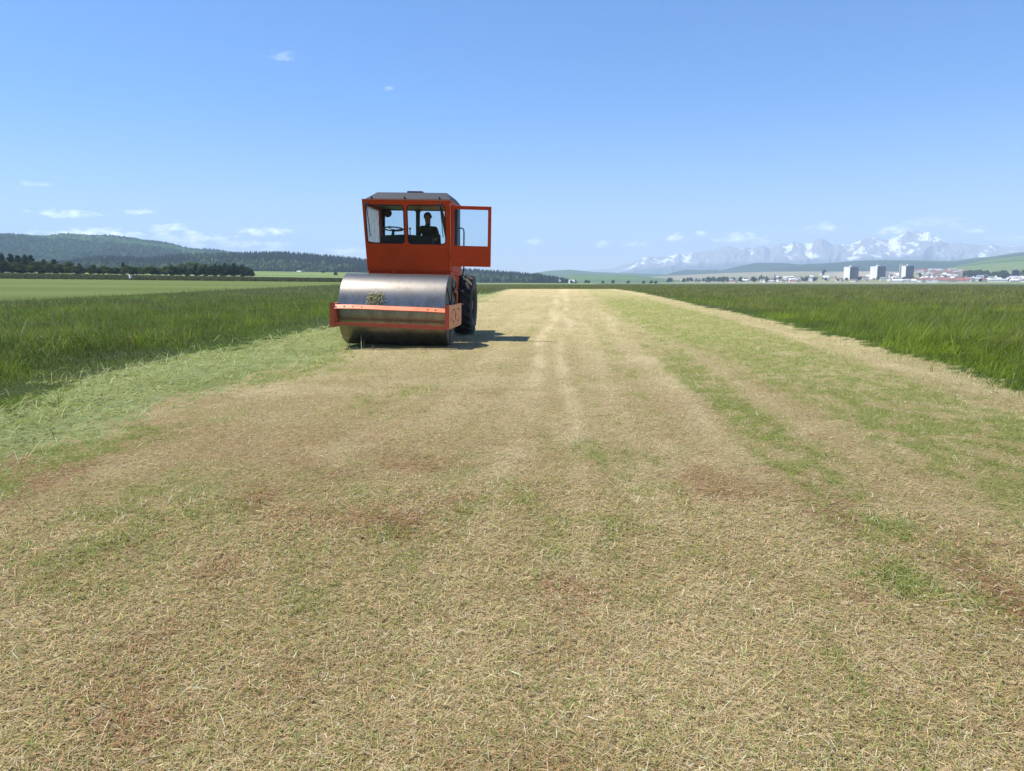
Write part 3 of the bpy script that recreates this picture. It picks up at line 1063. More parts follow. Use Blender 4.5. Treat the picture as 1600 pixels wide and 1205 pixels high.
x, y, d = polar(340000, 5.5, 270, -60, 3)
keep = zone(x, y, rng.normal(0, 0.40, len(x))) == 2
x, y, d = x[keep], y[keep], d[keep]
into = (piece(y, XS) - x)
hs = 0.18 + 0.82 * sstep(0.2, 2.6, into + 0.8 * (fbm(x * 0.7, y * 0.5, 121, 3) - 0.5))
tall('meadow_grass', 'tall uncut green meadow grass with purple seed heads left of the strip', x, y, d, hs, math.pi * 0.9)

x, y, d = polar(440000, 6.5, 440, -10, 47)
keep = zone(x, y, rng.normal(0, 0.40, len(x))) == 3
x, y, d = x[keep], y[keep], d[keep]
into = np.maximum(x - piece(y, XR), (y - Y_END) * 0.5)
hs = 0.35 + 0.65 * sstep(0.0, 1.6, into + 0.5 * (fbm(x * 0.9, y * 0.6, 123, 3) - 0.5))
tall('meadow_grass', 'tall uncut green meadow grass right of the strip and beyond its end', x, y, d, hs, 0.3)

# the far uncut band beyond the second strip
n = 30000
x, y, d = polar(n, 233, 388, -40, -8)
z5 = zone(x, y) == 5
x, y, d = x[z5], y[z5], d[z5]
n = len(x)
c0 = jit(np.tile(np.array([0.05, 0.075, 0.02]), (n, 1)), n)
c1 = jit(np.tile(np.array([0.10, 0.10, 0.055]), (n, 1)), n)
o = blades('uncut_grass', x, y, rng.uniform(0, 6.3, n), rng.normal(1.2, 0.2, n), rng.uniform(0.5, 0.9, n), rng.uniform(0.15, 0.3, n), rng.uniform(0, 0.6, n), c0, c1)
tag(o, 'dark uncut grass band between the light mown strip and the trees', 'meadow grass', kind='stuff')


# ------------------------------------------------------------------ far forests (each reads as one mass)
def cones(name, label, X, Y, Z, H, W, C, tiers=3, sides=6):
    """many small conifers: stacked ragged skirts"""
    n = len(X)
    vs, fs, ts, cnt = [], [], [], []
    per = tiers * (sides + 1)
    V = np.empty((n, per, 3), np.float32)
    T = np.empty((n, per, 3), np.float32)
    rot = rng.uniform(0, 6.3, n)
    face = []
    for t in range(tiers):
        b0 = t / tiers * 0.82 + 0.05
        b1 = b0 + 0.95 / tiers * 1.15
        r = W * (1 - t / tiers * 0.78)
        for j in range(sides):
            a = rot + 2 * math.pi * j / sides + t * 0.5
            rr = r * rng.uniform(0.75, 1.25, n)
            V[:, t * (sides + 1) + j] = np.stack([X + rr * np.cos(a), Y + rr * np.sin(a), Z + H * b0 + H * rng.uniform(-0.03, 0.03, n)], -1)
            T[:, t * (sides + 1) + j] = C * rng.uniform(0.75, 1.25, n)[:, None]
        V[:, t * (sides + 1) + sides] = np.stack([X, Y, Z + H * min(b1, 1.0)], -1)
        T[:, t * (sides + 1) + sides] = C
        for j in range(sides):
            face.append((t * (sides + 1) + j, t * (sides + 1) + (j + 1) % sides, t * (sides + 1) + sides))
    face = np.array(face)
    F = (np.arange(n)[:, None, None] * per + face[None]).reshape(-1)
    me = np_mesh(name, V.reshape(-1, 3), F, np.full(n * len(face), 3), T.reshape(-1, 3))
    return tag(link(name, me, M['far_leaf']), label, 'forest', kind='stuff')


_ico = bmesh.new()
bmesh.ops.create_icosphere(_ico, subdivisions=1, radius=1.0)
_ico.verts.index_update()
ICO_V = np.array([v.co[:] for v in _ico.verts])
ICO_F = np.array([[v.index for v in f.verts] for f in _ico.faces])
_ico.free()


def blobs(name, label, X, Y, Z, H, W, C):
    """many broadleaf crowns: lumpy, each vertex pushed in or out"""
    n = len(X)
    k = len(ICO_V)
    push = rng.uniform(0.7, 1.3, (n, k, 1))
    V = ICO_V[None] * push
    V = V * np.stack([W, W, H * 0.5], -1)[:, None, :]
    V = V + np.stack([X, Y, Z + H * 0.5], -1)[:, None, :]
    T = C[:, None, :] * rng.uniform(0.7, 1.3, (n, k, 1))
    F = (np.arange(n)[:, None, None] * k + ICO_F[None]).reshape(-1)
    me = np_mesh(name, V.reshape(-1, 3), F, np.full(n * len(ICO_F), 3), T.reshape(-1, 3))
    return tag(link(name, me, M['far_leaf']), label, 'forest', kind='stuff')


def on_sheet(sheet, n, vmin, vmax, skew=1.0):
    X, Y, Z, V = sheet
    r, c = X.shape
    v = V[:, 0]
    vv = vmin + (vmax - vmin) * rng.uniform(0, 1, n) ** skew
    ri = np.interp(vv, v, np.arange(r))
    ci = rng.uniform(0, c - 1.001, n)
    i0, j0 = np.clip(ri.astype(int), 0, r - 2), ci.astype(int)
    fi, fj = ri - i0, ci - j0

    def s(Q):
        return (Q[i0, j0] * (1 - fj) + Q[i0, j0 + 1] * fj) * (1 - fi) + (Q[i0 + 1, j0] * (1 - fj) + Q[i0 + 1, j0 + 1] * fj) * fi
    return s(X), s(Y), s(Z)


X, Y, Z = on_sheet(big, 19000, 0.12, 1.03)
n = len(X)
t = sstep(0.4, 0.6, fbm(X / 330, Y / 330, 131, 3))
C = lerp3(np.array([0.024, 0.058, 0.030]), np.array([0.085, 0.170, 0.060]), np.clip(t + 0.3 * rng.standard_normal(n), 0, 1))
blobs('hill_forest', 'mixed forest covering the large far hill on the left', X, Y, Z - 3, rng.uniform(10, 18, n), rng.uniform(4.5, 8, n), C)

X, Y, Z = on_sheet(mid, 9500, 0.02, 1.06)
n = len(X)
t = fbm(X / 160, Y / 160, 141, 3)
con = (t < 0.56) | (rng.uniform(0, 1, n) < 0.35)
C = np.clip(np.array([0.020, 0.036, 0.022]) * (1 + 0.3 * rng.standard_normal((n, 1))), 0.006, 0.2)
cones('conifer_forest', 'dark conifer forest standing on the low ridge behind the roller', X[con], Y[con], Z[con] - 1, rng.uniform(13, 21, con.sum()), rng.uniform(2.6, 4.2, con.sum()), C[con])
b = ~con
C2 = np.clip(np.array([0.050, 0.085, 0.030]) * (1 + 0.25 * rng.standard_normal((b.sum(), 1))), 0.01, 0.2)
blobs('broadleaf_forest', 'paler broadleaf woods scattered between the ridge conifers', X[b], Y[b], Z[b] - 1, rng.uniform(10, 16, b.sum()), rng.uniform(3.5, 6, b.sum()), C2)


# ------------------------------------------------------------------ single trees
def crown_mesh(name, H, W, trunk, kind, n, tone, seed, leaf):
    """a crown of many small leaf-clump faces inside an uneven set of lobes"""
    r = np.random.default_rng(seed)
    lobes = []
    if kind == 'pine':
        m = 11
        for i in range(m):
            f = i / (m - 1)
            zc = trunk + (H - trunk) * (0.08 + 0.86 * f)
            rad = W * (0.90 - 0.42 * f) * r.uniform(0.55, 0.95)
            a = r.uniform(0, 6.3)
            off = W * (1 - f) * r.uniform(0.15, 0.5)
            lobes.append((off * math.cos(a), off * math.sin(a), zc, rad * 0.85, (H - trunk) * 0.13))
    else:
        m = 13
        for i in range(m):
            a, f = r.uniform(0, 6.3), r.uniform(0, 1)
            ring = W * 0.55 * math.sqrt(r.uniform(0, 1)) * (1 - 0.55 * f)
            zc = trunk + (H - trunk) * (0.22 + 0.58 * f)
            lobes.append((ring * math.cos(a), ring * math.sin(a), zc, W * r.uniform(0.34, 0.55), (H - trunk) * r.uniform(0.15, 0.24)))
    lobes = np.array(lobes)
    wts = lobes[:, 3] ** 2
    li = r.choice(len(lobes), n, p=wts / wts.sum())
    u = r.standard_normal((n, 3))
    u /= np.linalg.norm(u, axis=1, keepdims=True)
    rad = r.uniform(0.55, 1.08, (n, 1))
    L = lobes[li]
    p = np.stack([L[:, 0] + u[:, 0] * rad[:, 0] * L[:, 3], L[:, 1] + u[:, 1] * rad[:, 0] * L[:, 3], L[:, 2] + u[:, 2] * rad[:, 0] * L[:, 4]], -1)
    a = r.standard_normal((n, 3))
    a /= np.linalg.norm(a, axis=1, keepdims=True)
    b = np.cross(a, u)
    b /= np.linalg.norm(b, axis=1, keepdims=True) + 1e-6
    s = leaf * r.uniform(0.6, 1.4, (n, 1))
    V = np.stack([p - a * s - b * s * 0.4, p + a * s * 0.3 - b * s * 0.8, p + a * s + b * s * 0.5, p - a * s * 0.2 + b * s * 0.7], 1)
    lobe_tone = r.uniform(0.75, 1.3, len(lobes))[li]
    T = np.clip(np.array(tone)[None] * lobe_tone[:, None] * r.uniform(0.7, 1.3, (n, 1)), 0.004, 0.5)
    T = np.repeat(T[:, None], 4, 1)
    F = np.arange(n * 4)
    return np_mesh(name, V.reshape(-1, 3), F, np.full(n, 4), T.reshape(-1, 3))


def trunk_mesh(name, H, trunk, rad, seed):
    r = random.Random(seed)
    mb = MB()
    pts = [(0, 0, -0.3)]
    for i in range(1, 6):
        pts.append((r.uniform(-.1, .1) * i * 0.3, r.uniform(-.1, .1) * i * 0.3, H * 0.17 * i))
    mb.tube(pts, [rad * (1 - 0.17 * i) for i in range(6)], 7)
    for i in range(5):
        a = r.uniform(0, 6.3)
        z = trunk + (H - trunk) * r.uniform(0.05, 0.6)
        ln = H * 0.2
        mb.tube([(0, 0, z), (ln * .5 * math.cos(a), ln * .5 * math.sin(a), z + ln * .25), (ln * math.cos(a), ln * math.sin(a), z + ln * .6)], [rad * .35, rad * .22, rad * .08], 5)
    return mb.mesh(name)


TREES = {}


def tree_proto(key, H, W, trunk, kind, n, tone, seed, leaf):
    TREES[key] = (H, W, crown_mesh('crown', H, W, trunk, kind, n, tone, seed, leaf), trunk_mesh('trunk', H, trunk, H * 0.018, seed))
    TREES[key][2].materials.append(M['leaf'])
    TREES[key][3].materials.append(M['bark'])


DARKP, PINE, OLIVE, LIGHT, BRIGHT = (0.034, 0.060, 0.022), (0.052, 0.082, 0.027), (0.080, 0.112, 0.028), (0.112, 0.155, 0.036), (0.115, 0.150, 0.026)
tree_proto('pine_a', 12, 3.4, 1.2, 'pine', 1900, DARKP, 1, 0.30)
tree_proto('pine_b', 12, 3.9, 0.8, 'pine', 1900, PINE, 2, 0.30)
tree_proto('pine_c', 9, 4.2, 0.3, 'leafy', 1700, DARKP, 3, 0.30)
tree_proto('leafy_a', 9, 3.8, 0.7, 'leafy', 1800, OLIVE, 4, 0.28)
tree_proto('leafy_b', 8, 3.6, 0.6, 'leafy', 1800, LIGHT, 5, 0.27)
tree_proto('leafy_c', 8, 4.4, 0.5, 'leafy', 1900, BRIGHT, 6, 0.28)
tree_proto('shrub', 3.5, 2.6, 0.1, 'leafy', 500, OLIVE, 8, 0.34)


def plant_tree(key, name, px, dist, H, label, group=None, wide=1.0, cat='tree'):
    h0, w0, cm, tm = TREES[key]
    x_, y_ = at(px, dist)
    t = empty(name, (x_, y_, float(height(np.array([x_]), np.array([y_]))[0])), random.uniform(0, 6.28))
    s = H / h0
    t.scale = (s * wide, s * wide, s)
    tag(t, label, cat, group)
    link('crown', cm, None, t)
    link('trunk', tm, None, t)
    return t


def tree_height(py_top, px, dist):
    x_, y_ = at(px, dist)
    return CAM_H + dist * elev(px, py_top) - float(height(np.array([x_]), np.array([y_]))[0])


# the tree line behind the second strip, left to right
LINE = [  # key, px, top y, distance
    ('pine_b', -60, 396, 425), ('leafy_a', -35, 402, 418), ('pine_a', -12, 399, 428), ('pine_b', 4, 396, 424), ('leafy_b', 14, 409, 415), ('leafy_a', 26, 411, 413), ('pine_a', 19, 397, 430),
    ('pine_a', 30, 401, 424), ('pine_b', 41, 400, 428), ('leafy_b', 36, 413, 414), ('pine_a', 50, 398.5, 424), ('leafy_a', 62, 409, 420), ('pine_b', 70, 405, 428), ('leafy_a', 78, 409, 420),
    ('pine_a', 86, 404, 432), ('leafy_b', 91, 409, 424), ('pine_c', 100, 414, 418), ('leafy_a', 108, 409, 430), ('pine_c', 112, 416, 418), ('leafy_a', 121, 415, 420), ('leafy_b', 130, 417, 418), ('pine_b', 125, 411, 434),
    ('leafy_b', 140, 415, 421), ('leafy_c', 147, 416, 419), ('pine_c', 155, 417, 424), ('leafy_a', 163, 418, 420), ('leafy_b', 172, 418, 418), ('leafy_b', 181, 417, 420), ('pine_a', 193, 412, 424), ('leafy_a', 203, 416, 420),
    ('leafy_b', 214, 415, 421), ('pine_c', 206, 419, 415), ('leafy_b', 225, 417, 419), ('leafy_c', 236, 415.5, 418), ('leafy_b', 249, 418, 419), ('pine_c', 259, 417, 424), ('pine_a', 268, 414, 426), ('pine_c', 276, 416, 422)]
for key, px, py, dist in LINE:
    if key == 'leafy_c' and px > 200:
        lab, grp = 'bright yellow green round bushy tree standing out in the far left tree line', None
    elif key == 'leafy_c':
        lab, grp = 'smaller yellow green bush tree in the left tree line below the dark forest knoll', None
    elif px == 193:
        lab, grp = 'dark spreading pine left of the bright yellow green tree', None
    elif key in ('pine_a', 'pine_b') and px < 60:
        lab, grp = 'tall dark pine in the high group at the left edge, %s' % ('left half' if px < 28 else 'right half'), 'tall pines at the left end of the tree line'
    elif key in ('pine_a', 'pine_b', 'pine_c'):
        lab, grp = 'dark green pine %s of the left tree line' % ('just right of the tallest group' if px < 118 else 'in the middle' if px < 200 else 'near the right end'), 'dark pines in the left tree line'
    elif key == 'leafy_a':
        lab, grp = 'olive green broadleaf tree %s in the left tree line' % ('among the tallest pines' if px < 70 else 'right of the tallest pines' if px < 115 else 'below the dark forest knoll'), 'olive broadleaf trees in the left tree line'
    else:
        lab, grp = 'lighter green broadleaf tree %s in the left tree line' % ('among the tallest pines' if px < 95 else 'below the dark forest knoll' if px < 185 else 'beside the bright yellow green tree'), 'light green broadleaf trees in the left tree line'
    plant_tree(key, 'pine_tree' if key.startswith('pine') else 'broadleaf_tree', px, dist, tree_height(py + random.uniform(-1.5, 2.5), px, dist), lab, grp, wide=random.uniform(1.15, 1.75))

for i in range(46):
    px = -64 + i * 7.5 + random.uniform(-2, 2)
    key = ('leafy_a', 'pine_c', 'leafy_b', 'leafy_a')[i % 4]
    top = np.interp(px, [-60, 60, 110, 280], [407, 409.5, 414.5, 416]) + random.uniform(-2.5, 4)
    plant_tree(key, 'broadleaf_tree', px, random.uniform(409, 416), tree_height(top, px, 412), 'low %s bushy tree %s' % ({'leafy_a': 'olive', 'pine_c': 'dark', 'leafy_b': 'light green'}[key], next(t for l_, t in ((-20, 'at the foot of the outermost left pines'), (30, 'at the foot of the tall pines at the left edge'), (75, 'just right of the tall pines'), (120, 'midway between tall pines and the dark knoll'), (165, 'below the dark forest knoll'), (205, 'behind the white marker board'), (228, 'just left of the bright yellow green tree'), (256, 'just right of the bright yellow green tree'), (999, 'at the left end of the dark grove')) if px < l_)), 'understorey of the left tree line', wide=1.35)
# the dark grove right of it
GROVE = [(282, 417, 428), (290, 415, 432), (298, 418, 424), (306, 414, 430), (314, 416, 425), (322, 413.5, 430), (330, 414, 426), (337, 412.5, 431), (344, 413, 425), (352, 411.5, 430), (359, 412.5, 425), (366, 412, 430), (372, 413, 425), (379, 414, 429), (385, 416, 425), (390, 419, 423), (395, 424, 421)]
for i, (px, py, dist) in enumerate(GROVE):
    key = ('pine_c', 'pine_b', 'pine_c', 'pine_a')[i % 4] if px < 384 else 'pine_c'
    if i == len(GROVE) - 1:
        lab, grp = 'lowest dark bushy tree at the right end of the dark grove', None
    else:
        lab, grp = 'dark dense pine in the %s of the grove beside the open green field' % ('left end' if px < 312 else 'middle left part' if px < 340 else 'middle right part' if px < 368 else 'right part'), 'dark pines of the grove'
    plant_tree(key, 'pine_tree', px, dist, tree_height(py, px, dist), lab, grp, wide=random.uniform(1.1, 1.5) if i < len(GROVE) - 1 else 1.0)
# the pale rounded wood behind the grove
for px, py, dist in ((285, 410, 640), (296, 407.5, 650), (306, 408, 660), (318, 411, 655), (276, 414, 640), (332, 413, 660), (345, 412, 680)):
    plant_tree('leafy_b', 'broadleaf_tree', px, dist, tree_height(py, px, dist), 'pale green rounded tree rising behind the %s of the dark grove' % ('left end' if px < 290 else 'left part' if px < 312 else 'middle'), 'pale rounded trees behind the grove', wide=1.5)
for px, dist in ((505, 760), (525, 600)):
    plant_tree('shrub', 'shrub', px, dist, 3.0, 'small dark bush alone in the green field left of the roller' if px < 510 else 'small dark bush by the field edge closest to the roller drum', cat='shrub')
# trees at the end of the ridge beyond the strip
for px, py, dist in ((838, 426, 1500), (842, 427.5, 1480), (852, 434, 1450), (858, 436, 1440), (868, 436.5, 1400), (880, 435, 1420), (885, 436.5, 1380), (893, 437.5, 1350), (916, 437, 1350), (920, 438, 1340), (942, 438.5, 1350), (958, 437.5, 1360), (982, 438, 1400), (1006, 438.5, 1350), (1018, 438, 1380), (1025, 438.5, 1360)):
    plant_tree('pine_c', 'tree', px, dist, max(5.0, tree_height(py, px, dist)), 'small dark tree on the skyline past the strip end %s' % ('close to the forest ridge' if px < 862 else 'below the green hill, left part' if px < 900 else 'below the green hill, right part' if px < 970 else 'left of the dark blue hill'), 'far dark trees beyond the strip end', wide=1.5)

# ------------------------------------------------------------------ the town
M['plaster'] = simple('white_plaster', (0.82, 0.81, 0.78), 0.8, noise=0.05, scale=0.2)
M['darkened_panel'] = simple('darkened_front_panel', (0.12, 0.128, 0.15), 0.7, noise=0.08, scale=0.3)  # tower fronts: the shade of that side is put into the colour
M['beige'] = simple('beige_plaster', (0.78, 0.72, 0.62), 0.8, noise=0.06, scale=0.2)
M['flatroof'] = simple('flat_roof_felt', (0.20, 0.20, 0.21), 0.8)
M['winglass'] = simple('dark_window_glass', (0.05, 0.06, 0.08), 0.2)
ROOFS = {'red': simple('red_roof_tiles', (0.26, 0.10, 0.075), 0.8, noise=0.15, scale=0.8), 'grey': simple('grey_roof_sheet', (0.36, 0.37, 0.39), 0.6, noise=0.1, scale=0.6),
         'brown': simple('brown_roof_tiles', (0.16, 0.095, 0.07), 0.8, noise=0.15, scale=0.8), 'white': simple('white_roof_sheet', (0.70, 0.71, 0.72), 0.5, noise=0.05, scale=0.5)}


def gz(x_, y_):
    return float(height(np.array([x_]), np.array([y_]))[0])


def ypix_to_z(px, py, dist):
    return CAM_H + dist * elev(px, py)


def block(px0, px1, py_top, dist, depth, label, name='tower_block', rz=0.0, storeys=12, wallmat='plaster', frontmat='darkened_panel', split=None, group=None, penthouse=True):
    """a slab-sided block; with split given it stands corner-on: a lit gable left and a long shaded front right"""
    pc = (px0 + px1) / 2
    x_, y_ = at(pc, dist)
    wid = (px1 - px0) / F_PX * dist
    z0 = gz(x_, y_) - 1.0
    H = ypix_to_z(pc, py_top, dist) - z0
    a = azimuth(pc)
    t = empty(name, (x_, y_, z0), -a + rz)
    tag(t, label, 'building', group)
    if split:
        wl_, wr_ = wid * split, wid * (1 - split)
        ang = math.radians(38)
        L, W = wr_ / math.cos(ang), wl_ / math.sin(ang)
        t.rotation_euler = (0, 0, -a + ang)
    else:
        L, W = wid / math.cos(rz), depth
    w = MB().box(-L / 2, L / 2, -W / 2, W / 2, 0, H)
    w.build('wall', M[wallmat], t)
    MB().box(-L / 2 + 0.6, L / 2 - 0.0, -W / 2 - 0.35, -W / 2 - 0.002, 1, H - 0.8).build('facade', M[frontmat], t)
    MB().box(-L / 2 - 0.2, L / 2 + 0.2, -W / 2 - 0.5, W / 2 + 0.2, H, H + 0.6).build('roof', M['flatroof'], t)
    if penthouse:
        MB().box(-L * 0.12, L * 0.12, -W * 0.2, W * 0.2, H + 0.6, H + 3.0).build('lift_house', M['plaster'], t)
    win = MB()
    nb = max(3, int(L / 3.2))
    fh = (H - 3) / storeys
    for s_ in range(storeys):
        for k in range(nb):
            u = -L / 2 + 1.0 + (L - 1.4) * (k + 0.5) / nb
            win.box(u - 0.95, u + 0.95, -W / 2 - 0.42, -W / 2 - 0.352, 2 + fh * s_, 2 + fh * s_ + fh * 0.55)
    tag(win.build('window', M['winglass'], t), kind='stuff')
    if W > 8 and not split:
        gw = MB()
        for s_ in range(storeys):
            for u in (-W * 0.22, W * 0.22):
                gw.box(-L / 2 - 0.08, -L / 2 - 0.003, u - 0.7, u + 0.7, 2 + fh * s_, 2 + fh * s_ + fh * 0.5)
        tag(gw.build('gable_window', M['winglass'], t), kind='stuff')
    return t


block(1320, 1339, 417.0, 2150, 14, 'leftmost of the three corner-on white and shade-darkened tower blocks in the town', split=0.42)
block(1361.5, 1381, 416.2, 2150, 14, 'middle of the three corner-on white and shade-darkened tower blocks in the town', split=0.46)
block(1410, 1425, 415.3, 2150, 14, 'rightmost of the three white and shade-darkened tower blocks, beside a slender white tower', split=0.36)
block(1405, 1409.3, 413.3, 2180, 9, 'slender white tower close to the rightmost tower block', storeys=13, frontmat='plaster')
block(1312, 1320.5, 425.5, 2170, 12, 'pale slab building against the left side of the leftmost tower block', 'slab_building', rz=R_(-35), storeys=7, frontmat='beige', penthouse=False)
block(1339.5, 1361, 424.3, 2260, 12, 'long beige slab building between the left and middle tower blocks', 'slab_building', rz=R_(-35), storeys=7, wallmat='beige', frontmat='beige', penthouse=False)
block(1381.5, 1385.5, 423, 2180, 12, 'narrow white block at the right side of the middle tower block', 'slab_building', rz=R_(-35), storeys=7, frontmat='plaster', penthouse=False)
block(1387, 1404, 425.5, 2400, 12, 'low slab with a dark roof between the middle and right tower blocks', 'slab_building', rz=R_(-35), storeys=4, wallmat='beige', frontmat='beige', penthouse=False)
block(1292, 1311, 425.8, 2500, 12, 'long pale building on the slope left of the tower blocks', 'slab_building', rz=R_(-35), storeys=3, wallmat='beige', frontmat='beige', penthouse=False)
block(1527.5, 1536, 430, 2050, 12, 'white three storey block below the row of trees on the right', 'apartment_block', storeys=3, frontmat='plaster', penthouse=False)
block(1536.5, 1543, 429.5, 2070, 12, 'dark fronted block beside the white three storey block', 'apartment_block', storeys=3, penthouse=False)
block(1400, 1408, 433, 2050, 12, 'low white flat building at the foot of the slender white tower', 'flat_building', storeys=2, frontmat='plaster', penthouse=False)
block(1377, 1385, 433, 2050, 12, 'low white flat building at the foot of the middle tower block', 'flat_building', storeys=2, frontmat='plaster', penthouse=False)
block(1352, 1357, 434, 2030, 10, 'small cream flat building between the left and middle tower blocks', 'flat_building', storeys=2, wallmat='beige', frontmat='beige', penthouse=False)


def house(px, dist, wid, dep, hw, hr, roof, wall, rz, label, group=None, name='house'):
    x_, y_ = at(px, dist)
    t = empty(name, (x_, y_, gz(x_, y_) - 0.6), -azimuth(px) + rz)
    tag(t, label, 'house' if name == 'house' else 'building', group)
    w, dd = wid / 2, dep / 2
    MB().add([(-w, -dd, 0), (w, -dd, 0), (w, dd, 0), (-w, dd, 0), (-w, -dd, hw), (w, -dd, hw), (w, dd, hw), (-w, dd, hw), (-w, 0, hw + hr), (w, 0, hw + hr)],
             [(0, 1, 5, 4), (2, 3, 7, 6), (3, 0, 4, 8, 7), (1, 2, 6, 9, 5), (0, 3, 2, 1), (4, 5, 9, 8), (6, 7, 8, 9)]).build('wall', M[wall], t)
    e, th = 0.5, 0.3
    rb = MB()
    k = hr / dd
    for sgn in (-1, 1):
        ye, ze = sgn * (dd + e), hw - k * e
        lo = [(-w - e, ye, ze + 0.02), (w + e, ye, ze + 0.02), (w + e, 0, hw + hr + 0.02), (-w - e, 0, hw + hr + 0.02)]
        rb.hexa(lo, [(a, b, c + th) for a, b, c in lo])
    rb.build('roof', ROOFS[roof], t)
    win = MB()
    for k in range(max(2, int(wid / 4))):
        u = -w + wid * (k + 0.5) / max(2, int(wid / 4))
        win.box(u - 0.6, u + 0.6, -dd - 0.06, -dd - 0.003, hw * 0.35, hw * 0.8)
    tag(win.build('window', M['winglass'], t), kind='stuff')
    return t


# industrial sheds and the conspicuous white gable
house(1459, 1900, 13, 16, 4.5, 5, 'grey', 'plaster', R_(90), 'large white gabled shed at the near edge of the town below the red roofs', name='shed')
for px, dist, wid, roof, lab in ((1091, 2250, 16, 'white', 'small shed with a white roof, leftmost of the bright roofs on the plain'),
                                 (1163, 2150, 22, 'white', 'long white roofed shed left of the dark tree clump'), (1194, 2120, 16, 'white', 'white roofed shed right beside the dark tree clump'),
                                 (1222, 2150, 14, 'white', 'tall white gabled barn in the middle of the left part of town'), (1232, 2400, 28, 'white', 'white roofed hall set back above the barns'),
                                 (1243, 2130, 36, 'white', 'longest white roofed hall left of the tower blocks'), (1270, 2120, 20, 'grey', 'pale gabled hall left of the long beige building'),
                                 (1403, 1930, 22, 'white', 'low long white shed below the slender tower'), (1417, 1940, 13, 'grey', 'low shed below the rightmost tower block'),
                                 (1428, 1920, 9, 'white', 'small white hut right of the low long shed'), (1561, 1950, 34, 'grey', 'long grey roofed hall below the white three storey block'),
                                 (1582, 2000, 30, 'white', 'long white roofed hall near the right edge'), (1600, 1970, 30, 'grey', 'grey roofed hall cut by the right edge of the picture')):
    house(px, dist, wid, 11, 4.5, 2.6, roof, 'plaster', R_(random.uniform(-8, 8)), lab, name='shed')
SPOTS = [(1075, 'at the far left end of the plain'), (1100, 'left of the smallest white shed'), (1125, 'right of the smallest white shed'), (1150, 'midway between white sheds on the plain'), (1186, 'left of the dark clump of trees'), (1204, 'by the dark clump between the sheds'), (1228, 'by the white gabled barn'), (1256, 'by the longest white hall'),
         (1290, 'below the white house on the slope'), (1313, 'below the long pale building'), (1343, 'by the leftmost tower block'), (1360, 'before the long beige slab'), (1388, 'by the middle tower block'),
         (1404, 'left of the slender white tower'), (1432, 'by the rightmost tower block'), (1452, 'just right of the tower blocks'), (1470, 'by the white gabled shed'), (1490, 'left of the red roofed rows'),
         (1512, 'right of the red roofed rows'), (1530, 'below the tall tree row'), (1550, 'by the dark fronted block'), (1572, 'above the long grey hall'), (1590, 'by the dark pointed trees'), (9999, 'at the right picture edge')]


def spot(px):
    return next(t for lim, t in SPOTS if px < lim)


def depth_word(dist):
    return 'front row ' if dist < 2060 else ('middle row ' if dist < 2300 else 'set back ')


def town_house(px, dist, wid, dep, hw, hr, roof, wall, rz, turned, group):
    house(px, dist, wid, dep, hw, hr, roof, wall, rz, '%s%s house %swith %s roof %s' % (depth_word(dist), {'plaster': 'white', 'beige': 'cream'}[wall], 'corner-on ' if turned else '', roof, spot(px)), group)


hs = random.Random(5)
# terraces of red roofs
for row, (dist, p0, p1, step) in enumerate(((1960, 1471, 1512, 7.5), (2020, 1466, 1516, 8.0), (2090, 1470, 1508, 8.5), (2030, 1436, 1456, 9.0))):
    px = p0
    while px < p1:
        town_house(px + hs.uniform(-1, 1), dist + hs.uniform(-12, 12), hs.uniform(11, 15), 9, hs.uniform(3.2, 5), 3.2, hs.choice(['red', 'red', 'red', 'brown']), hs.choice(['beige', 'plaster']), R_(hs.uniform(-14, 14)), False, 'houses right of the tower blocks')
        px += step
for n_, p0, p1, d0, d1, turn, walls, roofs, grp in (
        (70, 1432, 1520, 2200, 2900, False, ['plaster'], ['red', 'brown', 'grey', 'grey'], 'houses high on the slope'),
        (26, 1512, 1602, 1960, 2150, False, ['plaster'], ['grey', 'white'], 'white houses at the right edge'),
        (22, 1060, 1305, 2150, 2450, False, ['plaster'], ['grey', 'brown', 'white'], 'scattered houses left of the tower blocks'),
        (56, 1436, 1606, 1930, 2450, True, ['plaster'], ['red', 'grey', 'white', 'brown'], 'corner-on houses in the right part of town'),
        (50, 1110, 1436, 1950, 2450, True, ['plaster', 'beige'], ['grey', 'white', 'brown', 'red'], 'corner-on houses below and left of the towers')):
    for i in range(n_):
        town_house(hs.uniform(p0, p1), hs.uniform(d0, d1), hs.uniform(9, 17), hs.uniform(8, 11), hs.uniform(3.5, 6.5), hs.uniform(2, 3.5), hs.choice(roofs), hs.choice(walls), R_(hs.choice([-1, -1, 1]) * hs.uniform(18, 70) if turn else hs.uniform(-35, 20)), turn, grp)
house(1283.5, 2700, 12, 10, 5, 4, 'grey', 'plaster', R_(60), 'white gabled house beside a dark tree on the slope left of the tower blocks')
for px, dist in ((850, 1600), (857, 1580), (872, 1520), (893, 1450)):
    house(px, dist, 10, 8, 4, 3, 'white', 'plaster', R_(30), 'tiny white house among the trees past the strip end, %s' % {850: 'leftmost of four', 857: 'second from left', 872: 'third from left', 893: 'rightmost of four'}[px], 'white houses past the strip end')
house(467, 1180, 4.5, 4, 2.0, 1.2, 'white', 'plaster', R_(20), 'tiny white hut at the top of the green field left of the roller')

# town trees
def town_tree(px, py, dist, key, label, group=None, wide=1.0):
    plant_tree(key, 'tree', px, dist, max(4.0, tree_height(py, px, dist)), label, group, wide)


